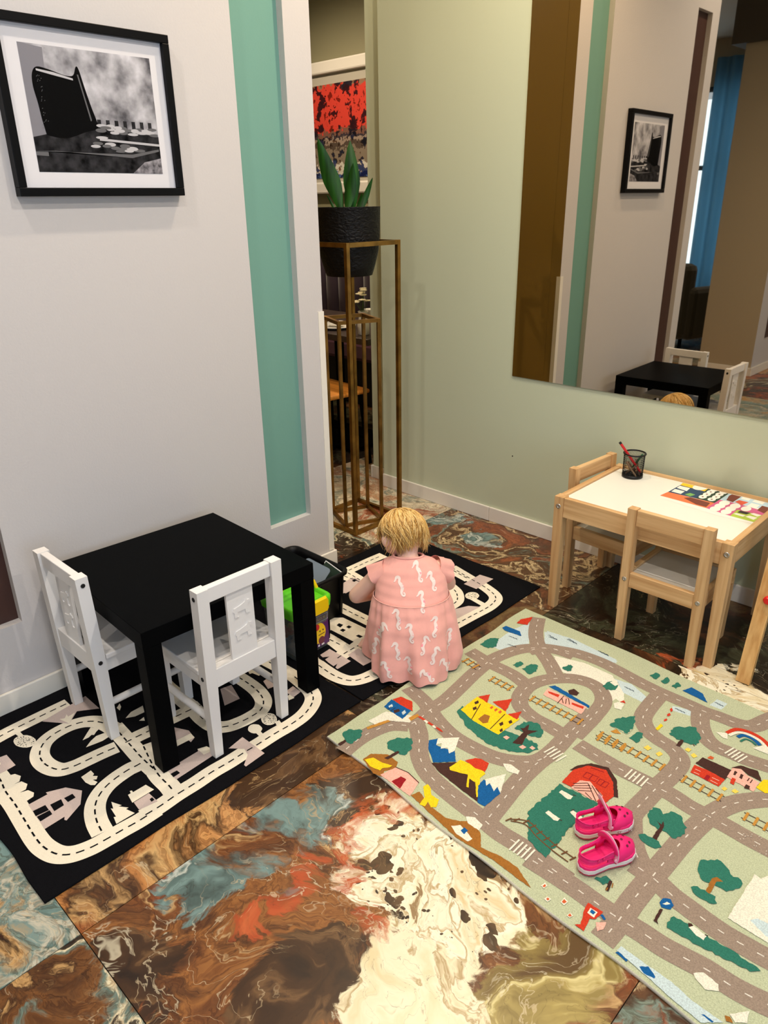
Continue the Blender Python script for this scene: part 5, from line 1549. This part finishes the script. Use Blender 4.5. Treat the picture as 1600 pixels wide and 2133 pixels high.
# seahorses printed on the back of the dress: drawn flat, laid onto the cloth
bv = BVHTree.FromPolygons([v.co.copy() for v in dress.data.vertices], [tuple(p.vertices) for p in dress.data.polygons])
K_sea = mat('print_white', (240, 220, 212), .85); K_fin = mat('print_fin', (250, 150, 160), .85)
horse = [(-.0125, .0165), (-.0075, .0190), (-.0030, .0235), (.0025, .0240), (.0055, .0205), (.0035, .0155), (.0020, .0110), (.0050, .0050), (.0060, -.0015), (.0025, -.0075), (-.0010, -.0125), (.0005, -.0180), (.0050, -.0205), (.0080, -.0175), (.0060, -.0140), (.0035, -.0155)]
hwid = [.0020, .0040, .0068, .0082, .0080, .0066, .0078, .0098, .0100, .0080, .0060, .0048, .0040, .0034, .0028, .0018]
def on_cloth(x, z):
    h_ = bv.ray_cast(Vector((x, -.4, z)), Vector((0, 1, 0)))
    if h_[0] is None: return None
    n_ = h_[1] if h_[1].y < 0 else -h_[1]
    return h_[0] + n_ * .0012
def seahorse(x, z, ang, flip, s=1.0):
    ln = smooth_line([(p[0], p[1]) for p in horse], 4); n = len(ln); v = []; ok = True
    for i, p in enumerate(ln):
        q0, q1 = Vector(ln[max(i - 1, 0)]), Vector(ln[min(i + 1, n - 1)]); t = (q1 - q0).normalized(); nn = Vector((-t.y, t.x))
        f = i / (n - 1) * (len(hwid) - 1); w_ = hwid[int(f)] + (hwid[min(int(f) + 1, len(hwid) - 1)] - hwid[int(f)]) * (f - int(f))
        for sg in (.5, 0, -.5):
            q = (Vector(p) + nn * w_ * sg) * s; q.x *= flip
            c, sn = math.cos(ang), math.sin(ang)
            P_ = on_cloth(x + q.x * c - q.y * sn, z + q.x * sn + q.y * c)
            if P_ is None: return
            v.append(tuple(P_))
    mb = MB(); mb.add(v, [(i * 3 + j, i * 3 + j + 1, (i + 1) * 3 + j + 1, (i + 1) * 3 + j) for i in range(n - 1) for j in (0, 1)], True)
    mb.build('seahorse_print', K_sea, dress)
    fv = []
    for a, r_ in ((0, .0), (1.2, .006), (.4, .0075), (-.4, .0075), (-1.2, .006)):
        q = Vector((.0085 + r_ * math.cos(a) * .8 - .003, .001 + r_ * math.sin(a))) * s; q.x *= flip
        P_ = on_cloth(x + q.x * math.cos(ang) - q.y * math.sin(ang), z + q.x * math.sin(ang) + q.y * math.cos(ang))
        if P_ is None: return
        fv.append(tuple(P_))
    MB().add(fv, [(0, 1, 2), (0, 2, 3), (0, 3, 4)], True).build('fin_print', K_fin, dress)
for x, z, an, fl in ((.018, .318, .3, 1), (-.040, .283, .35, 1), (.062, .290, .3, 1), (.026, .244, .05, 1), (-.052, .200, .1, 1), (-.100, .158, -.4, -1), (-.012, .164, .1, 1), (.064, .178, -.15, 1), (-.056, .108, .15, 1), (.034, .128, -.25, -1),
                     (.112, .122, -.2, 1), (-.018, .066, .1, 1), (.066, .096, -.3, -1), (.100, .054, .5, 1), (.040, .040, .8, 1), (-.120, .096, -.2, -1), (-.088, .050, .4, 1)):
    seahorse(x, z, an, fl, 1.12)

# hair: a cap and fine strands falling from the crown
M_hair = [mat('hair_blond', (222, 182, 108), .40, spec=.4), mat('hair_gold', (196, 150, 76), .42, spec=.4), mat('hair_dark', (150, 106, 50), .45, spec=.3), mat('hair_pale', (240, 208, 142), .38, spec=.4)]  # blond tones mixed at random among strands; the darkest colours the cap
hb = MB(); rs = random.Random(12)
def hp_(az, po, k):      # az 0 = face (+Y), polar from crown axis tilted back
    tl = R(16)
    x = math.sin(po) * math.sin(az); y = math.sin(po) * math.cos(az); z = math.cos(po)
    y, z = y * math.cos(tl) - z * math.sin(tl), y * math.sin(tl) + z * math.cos(tl)
    return Vector((x * .0735 * k, -.006 + y * .085 * k, .004 + z * .079 * k))
def reach(az):           # how far down the hair falls, by direction: fringe short, ear bared on the left
    front = max(0, math.cos(az)); ear = math.exp(-((az + 1.5) / .42) ** 2)
    return R(112) - R(40) * front - R(44) * ear
cap = []; hb.cur = 2
for i in range(14):
    ring_ = []
    for j in range(36):
        az = 2 * math.pi * j / 36
        if az > math.pi: az -= 2 * math.pi
        ring_.append(tuple(HM @ hp_(az, max(.02, (reach(az) - R(6)) * i / 13), 1.01)))
    cap.append(ring_)
hb.loft(cap, cap=False)
for c_ in range(170):          # locks: strands of one lock share a path and gather at the tip
    az0 = rs.uniform(-math.pi, math.pi); p1c = reach(az0) + R(rs.uniform(-16, 16)); p0c = rs.uniform(2, 58)
    swc = rs.uniform(-.10, .62) - .25 * max(0, math.sin(az0)); bk = max(0, -math.cos(az0)); kc = rs.uniform(1.04, 1.16) - .10 * bk; fl = rs.uniform(-.008, .014) - .006 * bk; drop = rs.uniform(.006, .026) + .012 * max(0, math.sin(az0)); kin = rs.uniform(-.08, .08)
    if -2.5 < az0 < -1.1: swc = rs.uniform(-.75, -.35)
    if p1c - R(p0c) < R(22): continue
    for s_ in range(rs.randrange(8, 15)):
        hb.cur = rs.choice([0, 0, 1, 1, 3, 3, 2]); az = az0 + rs.gauss(0, .16); p0 = R(max(1, p0c + rs.gauss(0, 8))); p1 = p1c + R(rs.gauss(0, 4)); az1 = az0 + (az - az0) * .45 + swc
        ps = []; n = 10; k0 = rs.uniform(1.0, 1.05); k1 = kc + rs.gauss(0, .015)
        for i in range(n):
            t = i / (n - 1)
            q = HM @ hp_(az + (az1 - az) * t ** 1.5 + kin * math.sin(t * 7), p0 + (p1 - p0) * t, k0 + (k1 - k0) * t + .02 * math.sin(math.pi * t))
            q.z -= drop * t ** 3; q += Vector((q.x - hc.x, q.y - hc.y, 0)).normalized() * fl * t ** 4
            ps.append(tuple(q))
        r_ = rs.uniform(.0007, .0015); hb.tube(ps, [r_ * .7, r_, r_, r_, r_, r_, r_ * .9, r_ * .7, r_ * .5, r_ * .15], 4)
for k in range(60):            # stray ends over the nape and cheeks
    az = rs.choice([rs.uniform(1.4, 3.0), rs.uniform(-3.0, -1.9), rs.uniform(-1.2, -.7)]); hb.cur = rs.choice([0, 1, 3]); q0 = HM @ hp_(az, reach(az) - R(rs.uniform(6, 30)), rs.uniform(1.05, 1.12))
    out = Vector((q0.x - hc.x, q0.y - hc.y, 0)).normalized(); l_ = rs.uniform(.03, .06); sw = rs.uniform(-.02, .02)
    ps = [tuple(q0 + Vector((0, 0, -l_ * t)) + out * (.016 * t * t - .004 * t) + Vector((sw * t * t, sw * t, 0))) for t in (0, .2, .4, .6, .8, 1)]
    hb.tube(ps, [.0009, .0009, .0008, .0007, .0004, .0001], 4)
hair = tag(hb.build('hair', M_hair, kid), kind='stuff')

# ------------------------------------------------------------------ pink clogs
M_pk = mat('hot_pink_foam', (232, 30, 112), .45, spec=.35); M_pkd = mat('pink_sole', (214, 30, 90), .5); M_lp = mat('pale_pink_strap', (240, 170, 196), .45); M_sw = mat('sole_white', (236, 226, 222), .55)
def half_w(t):      # half width along the foot, t 0 heel .. 1 toe
    tab = [(0, .0), (.03, .013), (.08, .020), (.16, .0245), (.3, .0245), (.42, .0245), (.55, .028), (.7, .0325), (.82, .0315), (.91, .025), (.97, .014), (1, .0)]
    for i in range(len(tab) - 1):
        if tab[i][0] <= t <= tab[i + 1][0]:
            u = (t - tab[i][0]) / (tab[i + 1][0] - tab[i][0]); return tab[i][1] + (tab[i + 1][1] - tab[i][1]) * u
    return 0
def sandal(label, loc, rz, writing, open_strap):
    L_ = .155
    t = thing('clog', label, 'sandal', loc, rz, 'pair of pink clogs on the road rug')
    ts = [0, .015, .03, .055, .08, .12, .16, .23, .3, .36, .42, .48, .55, .62, .7, .76, .82, .87, .91, .945, .97, .988, 1]
    def outline(off, z, lift=.0):
        up_ = [(L_ * (.5 + (x - .5) * (1 + off * 1.2 / .08)), half_w(x) + off) for x in ts]
        o = [(x, y, z + lift * max(0, x / L_ - .75) ** 2 * 16 * L_) for x, y in up_] + [(x, -y, z + lift * max(0, x / L_ - .75) ** 2 * 16 * L_) for x, y in reversed(up_[1:-1])]
        return o
    MB().loft([outline(-.003, 0, .012), outline(-.0005, .003, .012), outline(0, .0078, .014)], cap=True).build('outsole', M_pkd, t)
    mid = MB().loft([outline(.0005, .008, .014), outline(.0012, .011, .014), outline(.0004, .0125, .014), outline(.0012, .014, .014), outline(.0004, .0178, .014)], cap=True).build('midsole', M_sw, t)
    MB().loft([outline(-.0006, .0182, .014), outline(-.0008, .0235, .014), outline(-.0035, .0245, .014), outline(-.0045, .0205, .014)], cap=False).loft([outline(-.0042, .0186, .014), outline(-.0046, .0205, .014)], cap=True).build('footbed', M_pk, t)
    # toe cap: thin dome with its opening towards the heel
    cap = []
    for i in range(12):
        x = .66 + .335 * i / 11; w_ = max(.001, half_w(x) - .0012); hgt = .030 * math.sin(math.pi * min(1, (1.03 - x) / .62)) ** .6 * (1 - .25 * (x - .6))
        zb = .020 + .014 * max(0, x - .75) ** 2 * 16 * L_
        ring_ = []
        for j in range(17):
            a = math.pi * j / 16; xx = x * L_ - ((.030 * (1 - i / 11) ** 1.5) * (math.cos(a) ** 2 - .25) if i < 11 else 0)
            ring_.append((xx, w_ * math.cos(a), zb + hgt * math.sin(a) ** .8))
        cap.append(ring_)
    tc_ = MB(); tc_.loft(cap, cap=False, closed=False)
    tc_.loft([[(x - .0005, y * .94, z - .0022) for x, y, z in r_] for r_ in cap], cap=False, closed=False)
    tc_.tube(cap[0], .0016, 6)
    toe = tc_.build('toe_cap', M_pk, t)
    for i, j in ((4, 5), (4, 11), (6, 6), (6, 10), (2, 8)):
        p = Vector(cap[i][j]); q = Vector(cap[i + 1][j]); r_ = Vector(cap[i][j + 1]); nn = (q - p).cross(r_ - p).normalized()
        if nn.z < 0: nn = -nn
        o = MB().lathe([(.0031, 0), (.0031, .0008)], 12, Matrix.Translation(p + nn * .0002) @ nn.to_track_quat('Z', 'Y').to_matrix().to_4x4()).build('vent_hole', mat('vent_dark', (110, 8, 50), .7), toe)
    # heel cup and side bars
    def wall(xs, zfun0, zfun1, nm):
        r0 = []; r1 = []
        for x, sd in xs:
            w_ = half_w(x) - .0015; r0.append((x * L_, sd * w_, zfun0(x))); r1.append((x * L_, sd * (w_ - .001), zfun1(x)))
        i0 = [(x + .0022 * (1 if x < .02 else 0), y * .90, z) for x, y, z in r0]; i1 = [(x + .0022 * (1 if x < .02 else 0), y * .90, z) for x, y, z in r1]
        mb = MB(); mb.loft([r0, r1, i1, i0, r0], cap=False, closed=False); mb.tube(r1, .0017, 6); mb.tube(r0, .0014, 6)
        return mb.build(nm, M_pk, t)
    seq = [(x, 1) for x in (.50, .44, .38, .32, .26, .20, .14, .09, .05, .02)] + [(.004, .0)] + [(x, -1) for x in (.02, .05, .09, .14, .20, .26, .32, .38, .44, .50)]
    wall(seq, lambda x: .033 + .004 * (1 - x), lambda x: .055 - .008 * math.sin(x * 6), 'heel_band')
    for sd in (-1, 1):
        pl = [(.40, sd), (.44, sd), (.48, sd), (.52, sd), (.57, sd)]
        wall(pl, lambda x: .021, lambda x: .050, 'side_panel')
        for x in (.22, .31):
            MB().lathe([(.0034, 0), (.0034, .0012)], 12, Matrix.Translation((x * L_, sd * (half_w(x) - .0008), .0435)) @ Matrix.Rotation(R(-90) * sd, 4, 'X')).build('stud', M_pk, t)
    # instep band and ankle strap
    arch = [(.50 * L_, .027 * math.cos(a), .048 + .021 * math.sin(a)) for a in [math.pi * k / 12 for k in range(13)]]
    MB().tube(arch, .0085, 10, flat=.26).build('instep_band', M_pk, t)
    if open_strap:
        st_ = [(.47 * L_, -.0285, .030), (.475 * L_, -.029, .046), (.475 * L_, -.022, .064), (.46 * L_, -.008, .074), (.47 * L_, .008, .078), (.50 * L_, .026, .074), (.53 * L_, .040, .064)]
    else:
        st_ = [(.50 * L_, -.0285, .028), (.515 * L_, -.030, .042), (.52 * L_, -.024, .060), (.515 * L_, -.009, .0735), (.51 * L_, .009, .0735), (.51 * L_, .024, .060), (.50 * L_, .0285, .046)]
    MB().tube(smooth_line([tuple(p) for p in st_], 4), .0070, 10, flat=.28).build('ankle_strap', M_lp, t)
    MB().lathe([(.005, 0), (.005, .002), (.003, .003)], 14, Matrix.Translation((.50 * L_, -.0305, .032)) @ Matrix.Rotation(R(90), 4, 'X')).build('rivet', M_lp, t)
    if writing:
        x0, x1 = .60, .84
        a = Vector((x0 * L_, -half_w(x0) - .0016, 0)); c_ = Vector((x1 * L_, -half_w(x1) - .0016, 0))
        d = (c_ - a).normalized(); nrm = Vector((d.y, -d.x, 0))
        M_ = Matrix.Translation((a + c_) / 2 + Vector((0, 0, .0140)) + nrm * .0012) @ Matrix((d, Vector((0, 0, 1)), nrm)).transposed().to_4x4()
        MB().text('crocs', .0150, M_, .0004).build('side_lettering', mat('lettering_taupe', (176, 120, 124), .6), mid)
    return t
sandal('hot pink clog with its pale strap flipped open, the farther of the pair', (1.522, -.445, .0118), math.atan2(.140, .082), True, True)
sandal('hot pink clog with its pale strap fastened, the nearer of the pair', (1.584, -.534, .0118), math.atan2(.160, .064), False, False)

# ------------------------------------------------------------------ lounge seen in the mirror
ac = thing('armchair', 'dark olive armchair with a yellow cushion reflected in the mirror', 'armchair', (-1.20, -4.15, 0), R(15))
M_ol = mat('olive_velvet', (50, 46, 26), .8, sheen=.4)
MB().box((-.36, -.36, .12), (.36, .30, .42), bev=.04).build('seat', M_ol, ac)
MB().box((-.40, .22, .12), (.40, .40, .84), bev=.06).build('backrest', M_ol, ac)
for sx in (-1, 1):
    MB().box((sx * .40 - .07, -.36, .12), (sx * .40 + .07, .34, .62), bev=.05).build('armrest', M_ol, ac)
    for y in (-.3, .3): MB().lathe([(.015, 0), (.02, .125)], 12, Matrix.Translation((sx * .34, y, 0))).build('leg', M_black, ac)
tag(MB().box((-.2, -.05, 0), (.2, .05, .36), bev=.045).build('cushion', mat('mustard', (176, 146, 34), .8), None, (-1.235, -4.02, .43), (R(-12), 0, R(15))), 'mustard yellow cushion on the dark olive armchair', 'cushion')
M_cur = mat('blue_curtain', (120, 158, 180), .8)
N_ = M_cur.node_tree; tl_ = N_.nodes.new('ShaderNodeBsdfTranslucent'); tl_.inputs[0].default_value = (*lin((150, 192, 214)), 1); mx_ = N_.nodes.new('ShaderNodeMixShader'); mx_.inputs[0].default_value = .6
N_.links.new(N_.nodes['Principled BSDF'].outputs[0], mx_.inputs[1]); N_.links.new(tl_.outputs[0], mx_.inputs[2]); N_.links.new(mx_.outputs[0], N_.nodes['Material Output'].inputs[0])
def curtain(x0, x1, y, label):
    mb = MB(); n = 60; a, b_ = [], []
    for i in range(n + 1):
        t = i / n; x = x0 + (x1 - x0) * t; dy = .035 * math.sin(t * (x1 - x0) * 42)
        a.append((x, y + dy, .02)); b_.append((x, y + dy * .7, 2.8))
    q = lambda r_: r_ + [(x, yy - .004, z) for x, yy, z in reversed(r_)]
    mb.loft([q(a), q(b_)], cap=True)
    return tag(mb.build('curtain', M_cur), label, 'curtain', 'blue curtains')
curtain(-1.62, -.95, -5.36, 'blue pleated curtain at the rear window edge nearer the beige pillar')
curtain(-3.1, -2.55, -5.36, 'blue pleated curtain at the far edge of the rear window')

# ------------------------------------------------------------------ ceiling downlights
M_ring = mat('downlight_ring', (210, 208, 202), .4)
M_lens = mat('downlight_lens', (255, 226, 180), .4, emit=6.0)
for x, y, k, where_, *warm_ in DOWNLIGHTS:
    t = thing('downlight', 'round white recessed ceiling downlight ' + where_, 'ceiling light', (x, y, CEIL), 0, 'recessed ceiling downlights')
    MB().lathe([(.055, -.0005), (.055, -.006), (.045, -.010), (.040, -.006), (.040, -.0005)], 24).build('trim_ring', M_ring, t)
    MB().lathe([(.039, -.0006), (.039, -.003), (.001, -.003)], 20).build('lens', M_lens, t)
    l = bpy.data.lights.new('downlight_lamp', 'SPOT'); l.energy = SPOT_W * k; l.color = warm_[0] if warm_ else SPOT_COL; l.spot_size = R(168); l.spot_blend = .9; l.shadow_soft_size = .03
    o = bpy.data.objects.new('downlight_lamp', l); COL.objects.link(o); o.location = (0, 0, -.025); o.parent = t
